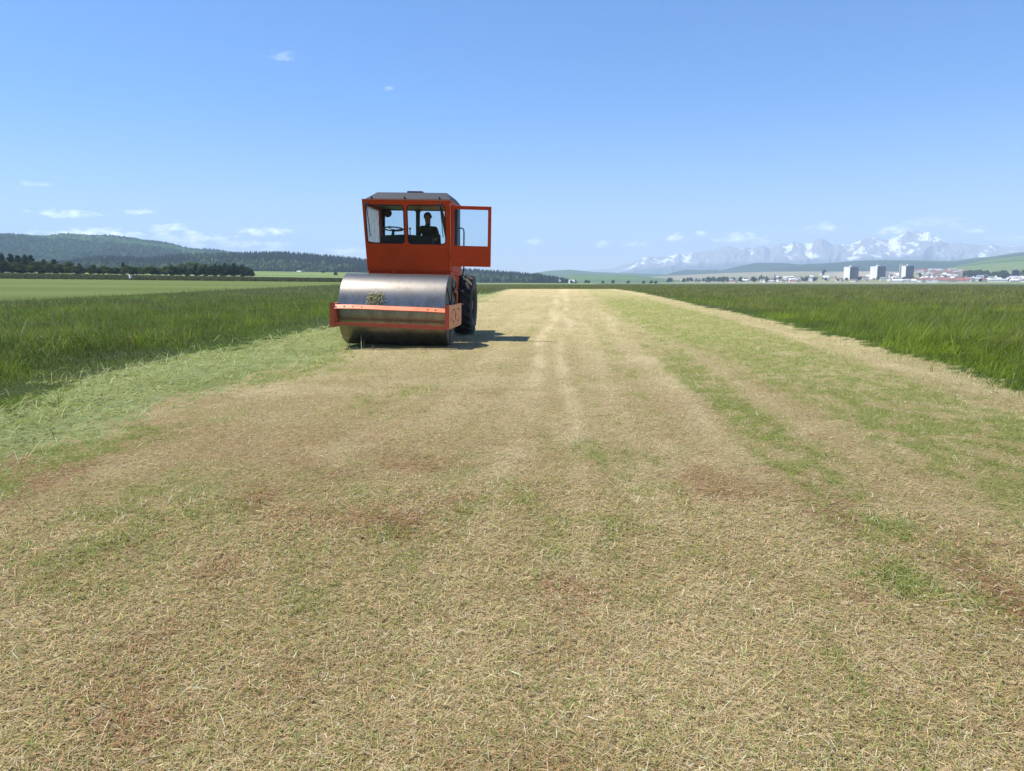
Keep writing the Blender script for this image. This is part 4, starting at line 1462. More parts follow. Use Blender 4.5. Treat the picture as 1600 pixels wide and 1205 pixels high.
for px, py in ((1187, 432), (1190, 430), (1194, 432), (1198, 431.5)):
    town_tree(px, py, 2200, 'pine_a', 'dark tree in the clump between two white roofed sheds', 'dark clump between the sheds', 1.4)
town_tree(1211, 429.5, 2200, 'pine_a', 'tall dark pointed tree left of the white gabled barn')
town_tree(1288, 421, 2700, 'pine_c', 'dark tree beside the white gabled house on the slope', None, 1.3)
for px, py in ((1509, 423), (1514, 421), (1519, 423), (1524, 421.5), (1529, 421), (1535, 423), (1540, 422), (1545, 424), (1553, 424), (1558, 423.5)):
    town_tree(px, py, 2200, 'leafy_a', 'tall green tree in the row above the white three storey block', 'tree row above the white block', 1.5)
for px, py in ((1507, 430), (1513, 430), (1518, 431), (1524, 431)):
    town_tree(px, py, 2120, 'leafy_a', 'lower green tree under the tall row left of the white three storey block', 'lower trees left of the white block', 1.6)
for px, py in ((1564, 422), (1568, 421.5), (1572, 423), (1570, 431), (1566, 431)):
    town_tree(px, py, 2080, 'leafy_a', 'tall grey green tree right of the dark fronted block', 'tall trees right of the dark block', 1.3)
for px, py in ((1583, 422.5), (1587, 421.5), (1591, 423)):
    town_tree(px, py, 2200, 'pine_a', 'dark pointed tree in the group near the right edge', 'dark pointed trees near the right edge', 1.7)
town_tree(1600, 420, 2200, 'leafy_a', 'green tree cut by the right edge of the picture', None, 1.5)
KIND = {'pine_c': 'dark', 'leafy_a': 'olive green'}
for n_, p0, p1, d0, d1, t0, t1, wd, lab, grp in (
        (16, 1315, 1430, 2040, 2100, 431.5, 434.5, 1.3, '%s tree at the foot of the tall blocks, %s', 'trees at the foot of the towers'),
        (80, 1040, 1312, 1950, 2350, 431.5, 436.5, 1.3, 'small %s tree %s', 'scattered trees left of the towers'),
        (44, 1432, 1520, 2150, 2700, 425, 434, 0.9, '%s garden tree between houses %s', 'garden trees right of the towers'),
        (22, 1512, 1605, 1930, 2150, 429, 436, 1.4, 'low %s bush tree at the near edge of town %s', 'bush trees at the right edge of town')):
    for i in range(n_):
        px, dist, key = hs.uniform(p0, p1), hs.uniform(d0, d1), hs.choice(['pine_c', 'leafy_a'])
        town_tree(px, hs.uniform(t0, t1), dist, key, lab % (KIND[key], spot(px)), grp, wd)

# ------------------------------------------------------------------ the road roller
MX, MY = -3.5, 15.95
LEAN = R_(1.1)
roller = empty('road_roller', (MX, MY, gz(MX, MY) + 0.01))
roller.rotation_euler = (0, LEAN, 0)
tag(roller, 'orange red road roller with a glazed cab and wide steel drum on the mown grass', 'road roller')
DR = 0.75
DX0, DX1 = -1.165, 1.045

# drum
drum = MB().lathe([(DX0 + .012, DR - .05), (DX0, DR - .012), (DX0 + .012, DR), (DX1 - .012, DR), (DX1, DR - .012), (DX1 - .012, DR - .05), (DX1 - .02, DR - .055), (DX0 + .02, DR - .055)], 128, 'X', (0, 0, DR), closed=True).build('drum', M['steel'], roller, auto=35)
for x0, sg in ((DX0 + 0.022, -1), (DX1 - 0.022, 1)):
    MB().lathe([(x0 - .01 * sg, DR - .015), (x0 + sg * .025, DR - .015)], 64, 'X', (0, 0, DR)).build('end_plate', M['black'], drum)
    MB().lathe([(x0, .20), (x0 + sg * .05, .20), (x0 + sg * .055, .12), (x0 + sg * .085, .12)], 32, 'X', (0, 0, DR)).build('hub', M['black'], drum)
    for k in range(6):
        a = 2 * math.pi * k / 6 + 0.3
        c, s = math.cos(a), math.sin(a)
        MB().tube([(x0 + sg * .02, .18 * c, DR + .18 * s), (x0 + sg * .02, .68 * c, DR + .68 * s)], .022, 6).build('spoke', M['rubber'], drum)

# drum frame: side plates, two front bars
def plate(xa, xb, name='side_plate', mat='lightened', holes=True):
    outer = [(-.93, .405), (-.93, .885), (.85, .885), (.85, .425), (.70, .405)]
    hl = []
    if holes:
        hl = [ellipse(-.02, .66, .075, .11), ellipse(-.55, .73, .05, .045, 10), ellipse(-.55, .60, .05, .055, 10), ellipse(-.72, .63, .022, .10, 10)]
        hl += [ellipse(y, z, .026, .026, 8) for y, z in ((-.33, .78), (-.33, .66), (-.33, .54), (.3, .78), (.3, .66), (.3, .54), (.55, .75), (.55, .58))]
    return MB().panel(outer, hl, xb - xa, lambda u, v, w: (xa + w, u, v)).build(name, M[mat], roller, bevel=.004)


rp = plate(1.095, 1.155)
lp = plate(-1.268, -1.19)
# front flanges of the plates, where the bars are bolted on
MB().box(1.075, 1.160, -.955, -.932, .40, .89).build('plate_flange', M['frame_red'], rp)
MB().box(-1.272, -1.175, -.955, -.932, .41, .905).build('plate_flange', M['frame_red'], lp)
for y, z in ((-.33, .78), (-.33, .54), (.3, .78), (.3, .54)):
    for pl_, xs, dx in ((rp, 1.155, .012), (lp, -1.268, -.012)):
        MB().lathe([(xs - .03, .024), (xs + dx, .024)], 6, 'X', (0, y, z)).build('bolt', M['black'], pl_)
# upper bar, bent: its face tips back to the sky
nb = 12
top_, bot = [], []
ub = MB()
pts = []
for i in range(nb + 1):
    f = i / nb
    x_ = -1.175 + (1.075 + 1.175) * f
    dz = -.040 * f + .014 * math.sin(f * math.pi) + .004 * math.sin(9 * f)
    pts.append([(x_, -.965, .785 + dz), (x_, -.898, .862 + dz), (x_, -.885, .848 + dz), (x_, -.945, .772 + dz)])
vs = [p for r in pts for p in r]
fs = []
for i in range(nb):
    for j in range(4):
        fs.append((i * 4 + j, i * 4 + (j + 1) % 4, (i + 1) * 4 + (j + 1) % 4, (i + 1) * 4 + j))
fs += [(3, 2, 1, 0), tuple(nb * 4 + j for j in range(4))]
ub.add(vs, fs)
upper = ub.build('upper_bar', M['lightened'], roller)
for x_ in (-.98, -.80, -.62, .72, .88):
    MB().lathe([(-.945, .012), (-.925, .012)], 8, 'Y', (x_, 0, .832 - .04 * (x_ + 1.175) / 2.25)).build('bolt', M['black'], upper)
lb = MB()
vs, fs = [], []
for i in range(nb + 1):
    f = i / nb
    x_ = -1.188 + (1.09 + 1.188) * f
    zt, zb = .512 - .040 * f - .006 * math.sin(f * 7), .452 - .058 * f
    vs += [(x_, -.93, zb), (x_, -.93, zt), (x_, -.865, zt + .002), (x_, -.865, zb)]
for i in range(nb):
    for j in range(4):
        fs.append((i * 4 + j, i * 4 + (j + 1) % 4, (i + 1) * 4 + (j + 1) % 4, (i + 1) * 4 + j))
fs += [(3, 2, 1, 0), tuple(nb * 4 + j for j in range(4))]
lb.add(vs, fs)
lower = lb.build('lower_bar', M['frame_red'], roller)
for x_, w_ in ((-.55, .07), (.12, .11), (.72, .05)):
    MB().box(x_, x_ + w_, -.91, -.875, .512 - .04 * (x_ + 1.18) / 2.26, .524 - .04 * (x_ + 1.18) / 2.26).build('weld_tab', M['lightened'], lower)
# rear cross beam, tongue and articulation
MB().box(-1.19, 1.095, .88, 1.02, .44, .86).build('cross_beam', M['frame_red'], roller, bevel=.01)
MB().box(-1.05, .98, .90, 1.30, .862, 1.38).build('shadow_fill_box', M['black'], roller, bevel=.02)  # hidden box added behind the drum to close a gap in the roller's shadow
MB().box(-.98, .80, 1.10, 1.60, .55, .858).build('shadow_fill_yoke', M['black'], roller, bevel=.02)  # unseen block added to thicken the roller's shadow on the ground
MB().box(-.30, .14, 1.022, 1.50, .50, .80).build('tongue', M['frame_red'], roller, bevel=.01)
MB().lathe([(.40, .13), (.95, .13)], 20, 'Z', (-.08, 1.55, 0)).build('pivot', M['black'], roller)
# orange handrail on the plate and hoses by the drum end
MB().tube([(1.12, .40, .886), (1.12, .42, 1.12), (1.10, .30, 1.165), (1.09, .16, 1.14)], .016, 8).build('hand_rail', M['lightened'], roller, smooth=True)
for off in (0, .035, .07):
    MB().tube([(.93 - off * .4, -.05, 1.10 - off), (1.06, .12, 1.25 - off), (1.07, .35, 1.22 - off), (1.05, .7, 1.02 - off), (.95, 1.1, .84 - off), (.78, 1.6, .9 - off)], .017, 7).build('hose', M['rubber'], roller, smooth=True)
MB().tube([(.98, .05, 1.24), (1.03, .0, 1.0), (1.04, -.02, .88)], .018, 7).build('hose', M['rubber'], roller, smooth=True)
MB().tube([(.86, 1.2, .9), (1.02, .9, 1.28), (.94, 1.3, 1.5)], .014, 7).build('hose', M['rubber'], roller, smooth=True)
for z_ in (.92, .97, 1.02):
    MB().lathe([(z_, .03), (z_ + .03, .03)], 8, 'Z', (1.0, .42, 0)).build('hose_fitting', M['maroon'], roller)

# rear body under and behind the cab
MB().hexa([(-1.06, 1.62, .78), (.74, 1.62, .78), (.74, 3.05, .78), (-1.06, 3.05, .78)], [(-1.14, 1.58, 1.588), (.80, 1.58, 1.588), (.80, 3.05, 1.588), (-1.14, 3.05, 1.588)]).build('body', M['red'], roller, bevel=.012)
hood = MB().hexa([(-.78, 3.052, .85), (.58, 3.052, .85), (.58, 5.35, .85), (-.78, 5.35, .85)], [(-.76, 3.052, 2.02), (.56, 3.052, 2.02), (.54, 5.25, 1.82), (-.74, 5.25, 1.82)]).build('engine_hood', M['red'], roller, bevel=.04)
MB().tube([(.35, 3.9, 1.9), (.35, 3.9, 2.2)], .045, 12).build('exhaust', M['black'], hood)
for k in range(6):
    MB().box(.575, .592, 3.5 + k * .2, 3.6 + k * .2, 1.2, 1.6).build('vent', M['black'], hood)
MB().box(-.62, .42, 3.2, 5.0, .55, .846).build('chassis', M['black'], roller)
MB().tube([(-1.1, 3.7, .77), (.95, 3.7, .77)], .11, 12).build('axle', M['black'], roller)
# front lip of the body with its two rails and the round knob
MB().box(-1.135, .792, 1.535, 1.577, 1.565, 1.585).build('body_rail', M['red'], roller)
MB().box(-1.125, .785, 1.545, 1.577, 1.515, 1.53).build('body_rail', M['red'], roller)
MB().box(-.02, .01, 1.50, 1.577, 1.53, 1.62).build('body_rail', M['red'], roller)
MB().lathe([(-.06, .0), (-.05, .035), (-.02, .06), (.03, .07), (.06, .07)], 20, 'Y', (-.505, 1.52, 1.545)).build('front_knob', M['red'], roller, smooth=True)

# rear wheels with tractor tread
def wheel_meshes():
    R, w = .775, .25
    prof = [(-w + .03, .40), (-w + .0, .52), (-w + .0, .62), (-w + .05, R - .10), (-w + .10, R - .055), (w - .10, R - .055), (w - .05, R - .10), (w, .62), (w, .52), (w - .03, .40), (w - .08, .37), (-w + .08, .37)]
    ty = MB().lathe(prof, 56, 'X', closed=True).mesh('tyre', True)
    ty.set_sharp_from_angle(angle=R_(50))
    rim = MB().lathe([(-w + .07, .372), (-w + .05, .39), (-w + .12, .36), (-.02, .33), (.10, .30), (.12, .14), (.20, .12), (.20, .0)], 40, 'X').mesh('rim', True)
    rim.set_sharp_from_angle(angle=R_(35))
    lugs = []
    for side in (-1, 1):
        mb = MB()
        lo, hi = [], []
        for f in (0, 1):
            xx = side * (w - .015) * (1 - f) + side * (-.02) * f
            aa = f * .36
            for da in (-.055, .055):
                for rr, lst in ((R - .075 - (.05 if f == 0 else 0), lo), (R + .005 - (.03 if f == 0 else 0), hi)):
                    lst.append((xx, rr * math.sin(aa + da), rr * math.cos(aa + da)))
        mb.hexa([lo[0], lo[1], lo[3], lo[2]], [hi[0], hi[1], hi[3], hi[2]])
        lugs.append(mb.mesh('tread_lug'))
    return ty, rim, lugs


TY, RIM, LUGS = wheel_meshes()
TY.materials.append(M['tyre'])
RIM.materials.append(M['rim'])
for lg in LUGS:
    lg.materials.append(M['tyre'])
for x_, flip in ((.855, 0), (-1.015, math.pi)):
    wh = link('wheel', TY, None, roller)
    wh.location = (x_, 3.70, .765)
    wh.rotation_euler = (0, 0, flip)
    link('rim', RIM, None, wh)
    for k in range(20):
        for i, lg in enumerate(LUGS):
            lo_ = link('tread_lug', lg, None, wh)
            lo_.rotation_euler = (2 * math.pi * (k + .5 * i) / 20, 0, 0)

# ---- cab
def FY(z):
    return 1.56 - (z - 1.5) * .182                 # the front leans out towards the top


def Fpt(u, v, w):
    return (u, FY(v) + w, v)


cabL = lambda z: -1.150 - (z - 1.5) * .030
cabR = lambda z: .815 + (z - 1.5) * .014
win_l = rrect(-1.120, -.250, 2.205, 3.045, .075)
win_r = rrect(-.168, .698, 2.198, 3.050, .075)
front = MB().panel([(cabL(1.59), 1.59), (cabR(1.59), 1.59), (cabR(3.155), 3.155), (cabL(3.155), 3.155)], [win_l, win_r], .05, Fpt).build('front_panel', M['red'], roller, bevel=.008)
for wn_, a in ((win_l, 0), (win_r, 1)):
    loop = [Fpt(u, v, .005) for u, v in wn_]
    MB().tube(loop, .014, 6, closed=True).build('window_seal', M['rubber'], front)
    MB().panel(wn_, [], .006, lambda u, v, w: Fpt(u, v, w + .022)).build('pane', M['glass'], front)
# wiper motors and arms
for x_ in (-1.085, .600):
    mt_ = MB().box(x_ - .045, x_ + .045, FY(3.08) - .06, FY(3.08) - .002, 3.02, 3.10).build('wiper_motor', M['maroon'], front, bevel=.008)
    MB().tube([(x_, FY(3.0) - .05, 3.02), (x_ + .03, FY(2.6) - .03, 2.62)], .010, 6).build('wiper_arm', M['black'], mt_)
    MB().tube([(x_ + .02, FY(2.75) - .02, 2.75), (x_ + .045, FY(2.35) - .02, 2.35)], .010, 6).build('wiper_blade', M['rubber'], mt_)
MB().tube([(cabR(1.6) - .012, FY(1.62) - .012, 1.62), (cabR(3.1) - .012, FY(3.1) - .012, 3.1)], .012, 8).build('corner_highlight', M['lightened'], front)  # pale tube carries the highlight of the right front corner in its colour

CY1 = 3.03                                          # rear of the cab
# left wall with its dusty window
def Lpt(u, v, w):
    return (cabL(v) + w, u, v)


lw_hole = [(FY(2.25) + .13, 2.25), (2.72, 2.25), (2.72, 3.06), (FY(3.06) + .13, 3.06)]
leftw = MB().panel([(FY(1.59) + .052, 1.59), (CY1 - .052, 1.59), (CY1 - .052, 3.15), (FY(3.15) + .052, 3.15)], [lw_hole], .045, Lpt).build('left_wall', M['red'], roller)
MB().panel(lw_hole, [], .006, lambda u, v, w: Lpt(u, v, w + .02)).build('side_pane', M['dusty_glass'], leftw)
# rear wall with two windows
rw_l = rrect(-1.085, -.300, 2.20, 3.08, .06)
rw_r = rrect(-.205, .665, 2.20, 3.08, .06)
rear = MB().panel([(cabL(1.59), 1.59), (.815, 1.59), (.80, 3.15), (cabL(3.15), 3.15)], [rw_l, rw_r], .05, lambda u, v, w: (u, CY1 - .05 + w, v)).build('rear_wall', M['navy'], roller)
for wn_ in (rw_l, rw_r):
    MB().panel(wn_, [], .006, lambda u, v, w: (u, CY1 - .03 + w, v)).build('pane', M['glass'], rear)
# right side: sill, rear pillar, door opening
MB().box(.768, .813, FY(1.9) + .2, CY1 - .052, 1.59, 1.72).build('door_sill', M['red'], roller)
MB().hexa([(.758, 2.52, 1.722), (.803, 2.52, 1.722), (.803, CY1 - .052, 1.722), (.758, CY1 - .052, 1.722)], [(.758, 2.62, 3.148), (.803, 2.62, 3.148), (.803, CY1 - .052, 3.148), (.758, CY1 - .052, 3.148)]).build('rear_pillar', M['navy'], roller)
MB().box(.762, .818, FY(3.15) + .052, 2.6, 3.085, 3.149).build('door_header', M['red'], roller)
MB().hexa([(.60, 2.36, 2.05), (.74, 2.36, 2.05), (.74, 2.42, 2.05), (.60, 2.42, 2.05)], [(.44, 2.05, 3.13), (.49, 2.05, 3.13), (.49, 2.10, 3.13), (.44, 2.10, 3.13)]).build('cab_brace', M['maroon'], roller)
MB().hexa([(.56, 2.30, 1.61), (.755, 2.30, 1.61), (.755, 2.355, 1.61), (.56, 2.355, 1.61)], [(.60, 2.30, 2.36), (.755, 2.30, 2.30), (.755, 2.355, 2.30), (.60, 2.355, 2.36)]).build('seat_guard', M['maroon'], roller)
MB().box(-1.10, .76, 1.66, CY1 - .055, 1.592, 1.63).build('cab_floor', M['black'], roller)
# ceiling, roof and hatch
MB().box(cabL(3.15) - .0, .832, FY(3.155) - .0, CY1, 3.157, 3.175).build('roof_flange', M['lightened'], roller)
MB().box(-1.10, .76, 1.36, CY1 - .06, 3.10, 3.15).build('ceiling', M['black'], roller)
RX0, RX1, RY0, RY1 = -1.125, .850, FY(3.175) + .02, CY1 + .06
roof = MB().hexa([(RX0, RY0, 3.178), (RX1, RY0, 3.178), (RX1, RY1, 3.178), (RX0, RY1, 3.178)],
                 [(-.885, RY0 + .16, 3.345), (.715, RY0 + .16, 3.345), (.715, RY1 - .2, 3.345), (-.885, RY1 - .2, 3.345)]).build('roof', M['roof'], roller, bevel=.012)
MB().box(-.235, .125, 1.62, 2.05, 3.347, 3.40).build('roof_hatch', M['black'], roof, bevel=.01)
for x_ in (-.98, -.22, .57):
    MB().box(x_ - .012, x_ + .012, RY0 - .012, RY0 + .03, 3.16, 3.235).build('roof_clip', M['black'], roof)
# round lamps on the rear of the cab
for x_ in (-1.035, .60):
    lm = MB().lathe([(0, .0), (0, .105), (.05, .095), (.10, .05), (.10, 0)], 24, 'Y', (x_, 3.09, 3.02)).build('work_lamp', M['maroon'], roller, smooth=False)
    MB().tube([(x_, 3.12, 3.12), (x_, 3.05, 3.20)], .014, 6).build('lamp_bracket', M['black'], lm)
# door, swung open until it faces forward
HX, HY = .828, 1.40
DA = R_(9)


def Dpt(u, v, w):
    return (HX + u * math.cos(DA) - w * math.sin(DA), HY + u * math.sin(DA) + w * math.cos(DA), v)


dh = [(.16, 2.172), (.825, 2.168), (.825, 2.985), (.07, 2.985), (.07, 2.3)]
door = MB().panel([(.0, 1.705), (.91, 1.705), (.91, 3.065), (.0, 3.065)], [[(.07, 2.172), (.835, 2.172), (.835, 2.985), (.07, 2.985)]], .04, Dpt).build('door', M['red'], roller, bevel=.006)
MB().panel([(.068, 2.17), (.837, 2.17), (.837, 2.987), (.068, 2.987)], [], .006, lambda u, v, w: Dpt(u, v, w + .017)).build('pane', M['glass'], door)
for z_ in (1.85, 2.9):
    MB().lathe([(z_, .02), (z_ + .12, .02)], 10, 'Z', (HX - .012, HY - .02, 0)).build('hinge', M['red'], door)
# grab rail by the doorway
MB().tube([(.80, 2.85, 2.66), (.88, 2.85, 2.66), (.915, 2.85, 2.63), (.925, 2.85, 2.55), (.925, 2.85, 1.62), (.90, 2.85, 1.52), (.80, 2.85, 1.47)], .017, 8).build('grab_rail', M['black'], roller, smooth=True)
for z_ in (1.12, .80):
    MB().box(.80, .98, 2.2, 2.55, z_, z_ + .03).build('step', M['black'], roller)
# inside: console, wheel, seat
con = MB().hexa([(-.92, 1.72, 1.632), (-.30, 1.72, 1.632), (-.30, 2.02, 1.632), (-.92, 2.02, 1.632)], [(-.90, 1.78, 2.40), (-.30, 1.78, 2.43), (-.30, 2.05, 2.43), (-.90, 2.05, 2.40)]).build('dashboard', M['dark_plastic'], roller, bevel=.03)
MB().hexa([(-.295, 1.74, 1.632), (.33, 1.74, 1.632), (.33, 2.0, 1.632), (-.295, 2.0, 1.632)], [(-.295, 1.80, 2.43), (.33, 1.80, 2.395), (.33, 2.02, 2.395), (-.295, 2.02, 2.43)]).build('control_panel', M['dark_plastic'], roller, bevel=.03)
sw = []
SWC, SWR, tilt = Vector((-.675, 2.16, 2.575)), .225, R_(14)
for k in range(28):
    a = 2 * math.pi * k / 28
    sw.append((SWC.x + SWR * math.cos(a), SWC.y + SWR * math.sin(a) * math.cos(tilt), SWC.z + SWR * math.sin(a) * math.sin(tilt) - .02 * math.cos(a)))
wheel_ = MB().tube(sw, .017, 8, closed=True).build('steering_wheel', M['black'], roller, smooth=True)
for k in (2, 11, 20):
    MB().tube([SWC + Vector((0, 0, -.03)), sw[k]], .012, 6).build('wheel_spoke', M['black'], wheel_)
MB().tube([SWC + Vector((0, 0, -.02)), (-.66, 1.95, 2.3)], [.03, .045], 10).build('steering_column', M['black'], wheel_)
MB().box(-.12, .42, 2.10, 2.64, 1.632, 1.98).build('seat_box', M['black'], roller)
MB().box(-.12, .42, 2.08, 2.64, 1.982, 2.10).build('seat_cushion', M['seat'], roller, bevel=.03)
MB().hexa([(-.10, 2.60, 2.102), (.40, 2.60, 2.102), (.40, 2.70, 2.102), (-.10, 2.70, 2.102)], [(-.06, 2.68, 2.50), (.36, 2.68, 2.50), (.36, 2.76, 2.50), (-.06, 2.76, 2.50)]).build('seat_back', M['seat'], roller, bevel=.03)
MB().tube([(-.22, 1.90, 2.40), (-.23, 1.93, 2.55)], .012, 6).build('lever', M['black'], roller)
lk = MB().lathe([(2.55, .0), (2.555, .025), (2.59, .025), (2.60, 0)], 10, 'Z', (-.23, 1.93, 0)).build('lever_knob', M['black'], roller)

# ------------------------------------------------------------------ the driver
M['skin'] = simple('skin', (0.17, 0.085, 0.055), 0.6)
M['shirt'] = simple('dark_shirt', (0.006, 0.0065, 0.008), 0.9, noise=0.2, scale=9)
M['trousers'] = simple('work_trousers', (0.015, 0.017, 0.024), 0.85)
M['hair'] = simple('dark_hair', (0.016, 0.012, 0.010), 0.7)
M['shoe'] = simple('shoes', (0.02, 0.018, 0.016), 0.6)
M['eye'] = simple('eye', (0.2, 0.19, 0.18), 0.3)


def skin_mesh(joints, edges, sub=2):
    """joints: name -> (point, radius x, radius y); the first one is the root"""
    names = list(joints)
    me = bpy.data.meshes.new('skeleton')
    me.from_pydata([joints[k][0] for k in names], [(names.index(a), names.index(b)) for a, b in edges], [])
    o = bpy.data.objects.new('skeleton', me)
    col.objects.link(o)
    md = o.modifiers.new('skin', 'SKIN')
    md.use_smooth_shade = True
    md.branch_smoothing = 0.4
    sv = me.skin_vertices[0].data
    for i, k in enumerate(names):
        sv[i].radius = joints[k][1:3]
        sv[i].use_root = (i == 0)
    ss = o.modifiers.new('sub', 'SUBSURF')
    ss.levels = sub
    ss.render_levels = sub
    bpy.context.view_layer.update()
    dg = bpy.context.evaluated_depsgraph_get()
    res = bpy.data.meshes.new_from_object(o.evaluated_get(dg))
    bpy.data.objects.remove(o)
    return res


PO = Vector((.115, 2.42, 2.10))                     # where he sits, in the roller's own frame
J = {'pelvis': ((0, .02, .10), .165, .125), 'waist': ((0, .03, .24), .175, .125), 'chest': ((-.005, .02, .42), .205, .135), 'neck_base': ((-.005, .01, .575), .085, .085),
     'neck': ((-.008, -.005, .645), .062, .065), 'jaw': ((-.012, -.02, .72), .074, .088), 'skull': ((-.014, -.012, .795), .088, .102), 'crown': ((-.014, -.008, .855), .062, .075),
     'sh_l': ((-.175, .02, .535), .080, .080), 'el_l': ((-.245, -.06, .305), .062, .060), 'wr_l': ((-.085, -.225, .225), .032, .034), 'palm_l': ((-.015, -.265, .215), .040, .026),
     'sh_r': ((.175, .03, .525), .080, .080), 'el_r': ((.235, -.03, .29), .062, .060), 'wr_r': ((.105, -.215, .205), .032, .034), 'palm_r': ((.04, -.26, .20), .040, .026),
     'hip_l': ((-.10, -.02, .07), .095, .09), 'kn_l': ((-.15, -.40, .06), .068, .068), 'an_l': ((-.16, -.42, -.36), .045, .045), 'toe_l': ((-.17, -.56, -.43), .045, .03),
     'hip_r': ((.10, -.02, .07), .095, .09), 'kn_r': ((.15, -.40, .05), .068, .068), 'an_r': ((.17, -.40, -.36), .045, .045), 'toe_r': ((.19, -.54, -.43), .045, .03)}
E_ = [('pelvis', 'waist'), ('waist', 'chest'), ('chest', 'neck_base'), ('neck_base', 'neck'), ('neck', 'jaw'), ('jaw', 'skull'), ('skull', 'crown'),
      ('chest', 'sh_l'), ('sh_l', 'el_l'), ('el_l', 'wr_l'), ('wr_l', 'palm_l'), ('chest', 'sh_r'), ('sh_r', 'el_r'), ('el_r', 'wr_r'), ('wr_r', 'palm_r'),
      ('pelvis', 'hip_l'), ('hip_l', 'kn_l'), ('kn_l', 'an_l'), ('an_l', 'toe_l'), ('pelvis', 'hip_r'), ('hip_r', 'kn_r'), ('kn_r', 'an_r'), ('an_r', 'toe_r')]
bodym = skin_mesh(J, E_)
parts = [bodym]
for s, px_, base in ((1, J['palm_l'][0], Vector((-.015, -.265, .215))), (-1, J['palm_r'][0], Vector((.04, -.26, .20)))):
    wr = Vector(J['wr_l' if s == 1 else 'wr_r'][0])
    fwd = (base - wr).normalized()
    sid = fwd.cross(Vector((0, 0, 1))).normalized()
    dn = Vector((0, 0, -1))
    for i, (ln, so) in enumerate(((.070, .030), (.080, .011), (.075, -.009), (.060, -.028))):
        r0 = base + sid * so * 1.0 + fwd * .005
        jj = {'a': (tuple(r0), .0105, .0105), 'b': (tuple(r0 + fwd * (.03 + ln * .3)), .0095, .0095), 'c': (tuple(r0 + fwd * (.03 + ln * .55) + dn * ln * .32), .0085, .0085), 'd': (tuple(r0 + fwd * (.03 + ln * .6) + dn * ln * .65), .0075, .0075)}
        parts.append(skin_mesh(jj, [('a', 'b'), ('b', 'c'), ('c', 'd')], 1))
    th = base - fwd * .03 - sid * s * .025
    jj = {'a': (tuple(th), .013, .013), 'b': (tuple(th - sid * s * .03 + fwd * .03), .012, .012), 'c': (tuple(th - sid * s * .03 + fwd * .065 + dn * .012), .010, .010)}
    parts.append(skin_mesh(jj, [('a', 'b'), ('b', 'c')], 1))
# nose and ears
parts.append(skin_mesh({'a': ((-.013, -.095, .80), .010, .010), 'b': ((-.013, -.118, .768), .014, .012), 'c': ((-.013, -.10, .755), .012, .010)}, [('a', 'b'), ('b', 'c')], 1))
for s in (-1, 1):
    parts.append(skin_mesh({'a': ((-.014 + s * .082, -.005, .755), .008, .014), 'b': ((-.014 + s * .094, .005, .785), .009, .020), 'c': ((-.014 + s * .088, .008, .812), .008, .013)}, [('a', 'b'), ('b', 'c')], 1))
bmj = bmesh.new()
for p in parts:
    bmj.from_mesh(p)
    bpy.data.meshes.remove(p)
pm = bpy.data.meshes.new('person')
for f in bmj.faces:
    c = f.calc_center_median()
    f.smooth = True
    if c.z > .62:
        f.material_index = 0
    elif c.z < -.37:
        f.material_index = 3
    elif c.z < .135 and abs(c.x) < .3:
        f.material_index = 2
    elif (c.y < -.10 and c.z < .28):
        f.material_index = 0
    else:
        f.material_index = 1
bmj.to_mesh(pm)
bmj.free()
person = link('person', pm, [M['skin'], M['shirt'], M['trousers'], M['shoe']])
RMAT = Matrix.Translation(roller.location) @ Matrix.Rotation(LEAN, 4, 'Y')
person.matrix_world = RMAT @ Matrix.Translation(PO) @ Matrix.Rotation(R_(-4), 4, 'Z')
tag(person, 'person in a dark shirt sitting in the roller cab with hands in the lap', 'person')
hv, hf = [], []
hm = MB()
prof_n = 20
rows_ = 9
for i in range(rows_):
    el_ = math.pi / 2 * (1 - i / (rows_ - 1) * 1.12)
    for j in range(prof_n):
        a = 2 * math.pi * j / prof_n
        drop = 0.0
        rx, ry, rz = .094, .112, .100
        cz = .802
        z_ = cz + rz * math.sin(el_)
        y_ = -.006 + ry * math.cos(el_) * math.sin(a)
        if y_ < -.055:
            z_ = max(z_, .838 + .02 * math.sin(9 * a))
        else:
            z_ -= .03 * max(0, math.sin(a)) * (i / rows_)
        hm.v.append((-.014 + rx * math.cos(el_) * math.cos(a), y_, z_))
for i in range(rows_ - 1):
    for j in range(prof_n):
        hm.f.append((i * prof_n + j, i * prof_n + (j + 1) % prof_n, (i + 1) * prof_n + (j + 1) % prof_n, (i + 1) * prof_n + j))
ho = hm.build('hair', M['hair'], person, smooth=True)
for s in (-1, 1):
    MB().lathe([(-.011, 0), (-.008, .008), (0, .011), (.008, .008), (.011, 0)], 10, 'Y', (-.014 + s * .031, -.088, .797)).build('eye', M['eye'], person, smooth=True)

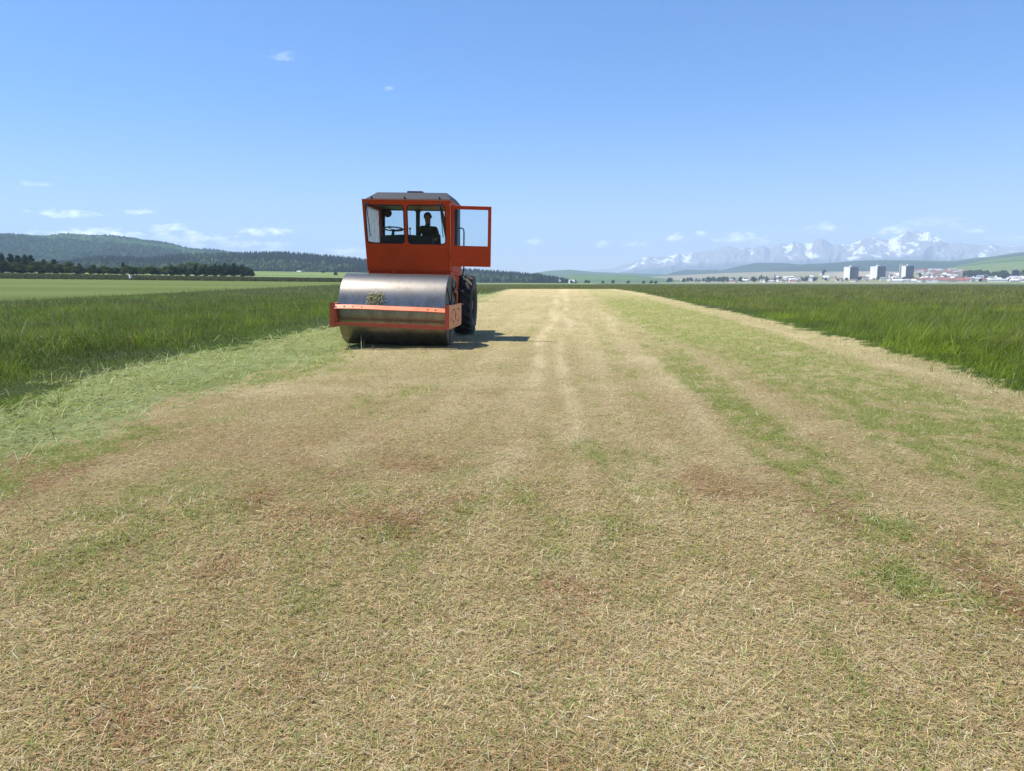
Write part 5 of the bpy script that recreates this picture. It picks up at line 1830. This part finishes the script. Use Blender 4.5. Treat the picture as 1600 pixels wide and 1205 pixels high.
# ------------------------------------------------------------------ small things on the field
# clump of dried grass caught on the drum above the bar
n = 520
ux, ua = rng.normal(0, .105, n), rng.normal(0, .085, n)
keep = (ux / .21) ** 2 + (ua / .19) ** 2 < 1
ux, ua = ux[keep], ua[keep]
n = len(ux)
ang_ = R_(17) + ua / DR * 1.0
P0 = np.stack([-.395 + ux, -(DR + .004) * np.cos(ang_), DR + (DR + .004) * np.sin(ang_)], -1)
P0 = np.array([(RMAT @ Vector(p))[:] for p in P0])
c = jit(lerp3(np.array([0.52, 0.53, 0.34]), np.array([0.75, 0.71, 0.50]), rng.uniform(0, 1, n)), n, .2)
o = blades('grass_clump', P0[:, 0], P0[:, 1], rng.uniform(-math.pi, 0, n), rng.uniform(-.6, 1.1, n), rng.uniform(.03, .085, n), rng.uniform(.008, .018, n), rng.uniform(-.8, .8, n), c * .8, c, z=P0[:, 2])
tag(o, 'pale clump of dried grass stuck to the front of the steel drum', 'grass clump', kind='stuff')

# airfield marker board
x_, y_ = at(203.5, 236)
mk = empty('marker_board', (x_, y_, gz(x_, y_)), R_(-48))
tag(mk, 'small white marker board standing at the far edge of the light mown strip', 'marker board')
MB().box(-.60, .60, -.25, .25, .25, 1.40).build('board', M['plaster'], mk, bevel=.02)
for s in (-.35, .35):
    MB().box(s - .03, s + .03, -.06, .06, -.2, .245).build('leg', M['black'], mk)
x_, y_ = at(217.5, 236)
plant_tree('shrub', 'shrub', 217.5, 236, 0.9, 'small dark tuft of a bush right of the white marker board', cat='shrub')

# ------------------------------------------------------------------ the air between here and the mountains
hz, hn, hl, hb_ = new_mat('haze')
hn.remove(hb_)
pv = hn.new('ShaderNodeVolumePrincipled')
pv.inputs['Color'].default_value = (0.58, 0.75, 1.0, 1)
pv.inputs['Density'].default_value = 1.32e-4
pv.inputs['Anisotropy'].default_value = 0.0
hl.new(pv.outputs[0], hn['Material Output'].inputs['Volume'])
haze = MB().box(-13500, 13500, -13500, 13500, -30, 690).build('haze', hz)
tag(haze, 'thin blue summer haze lying over the whole valley', 'haze', kind='stuff')
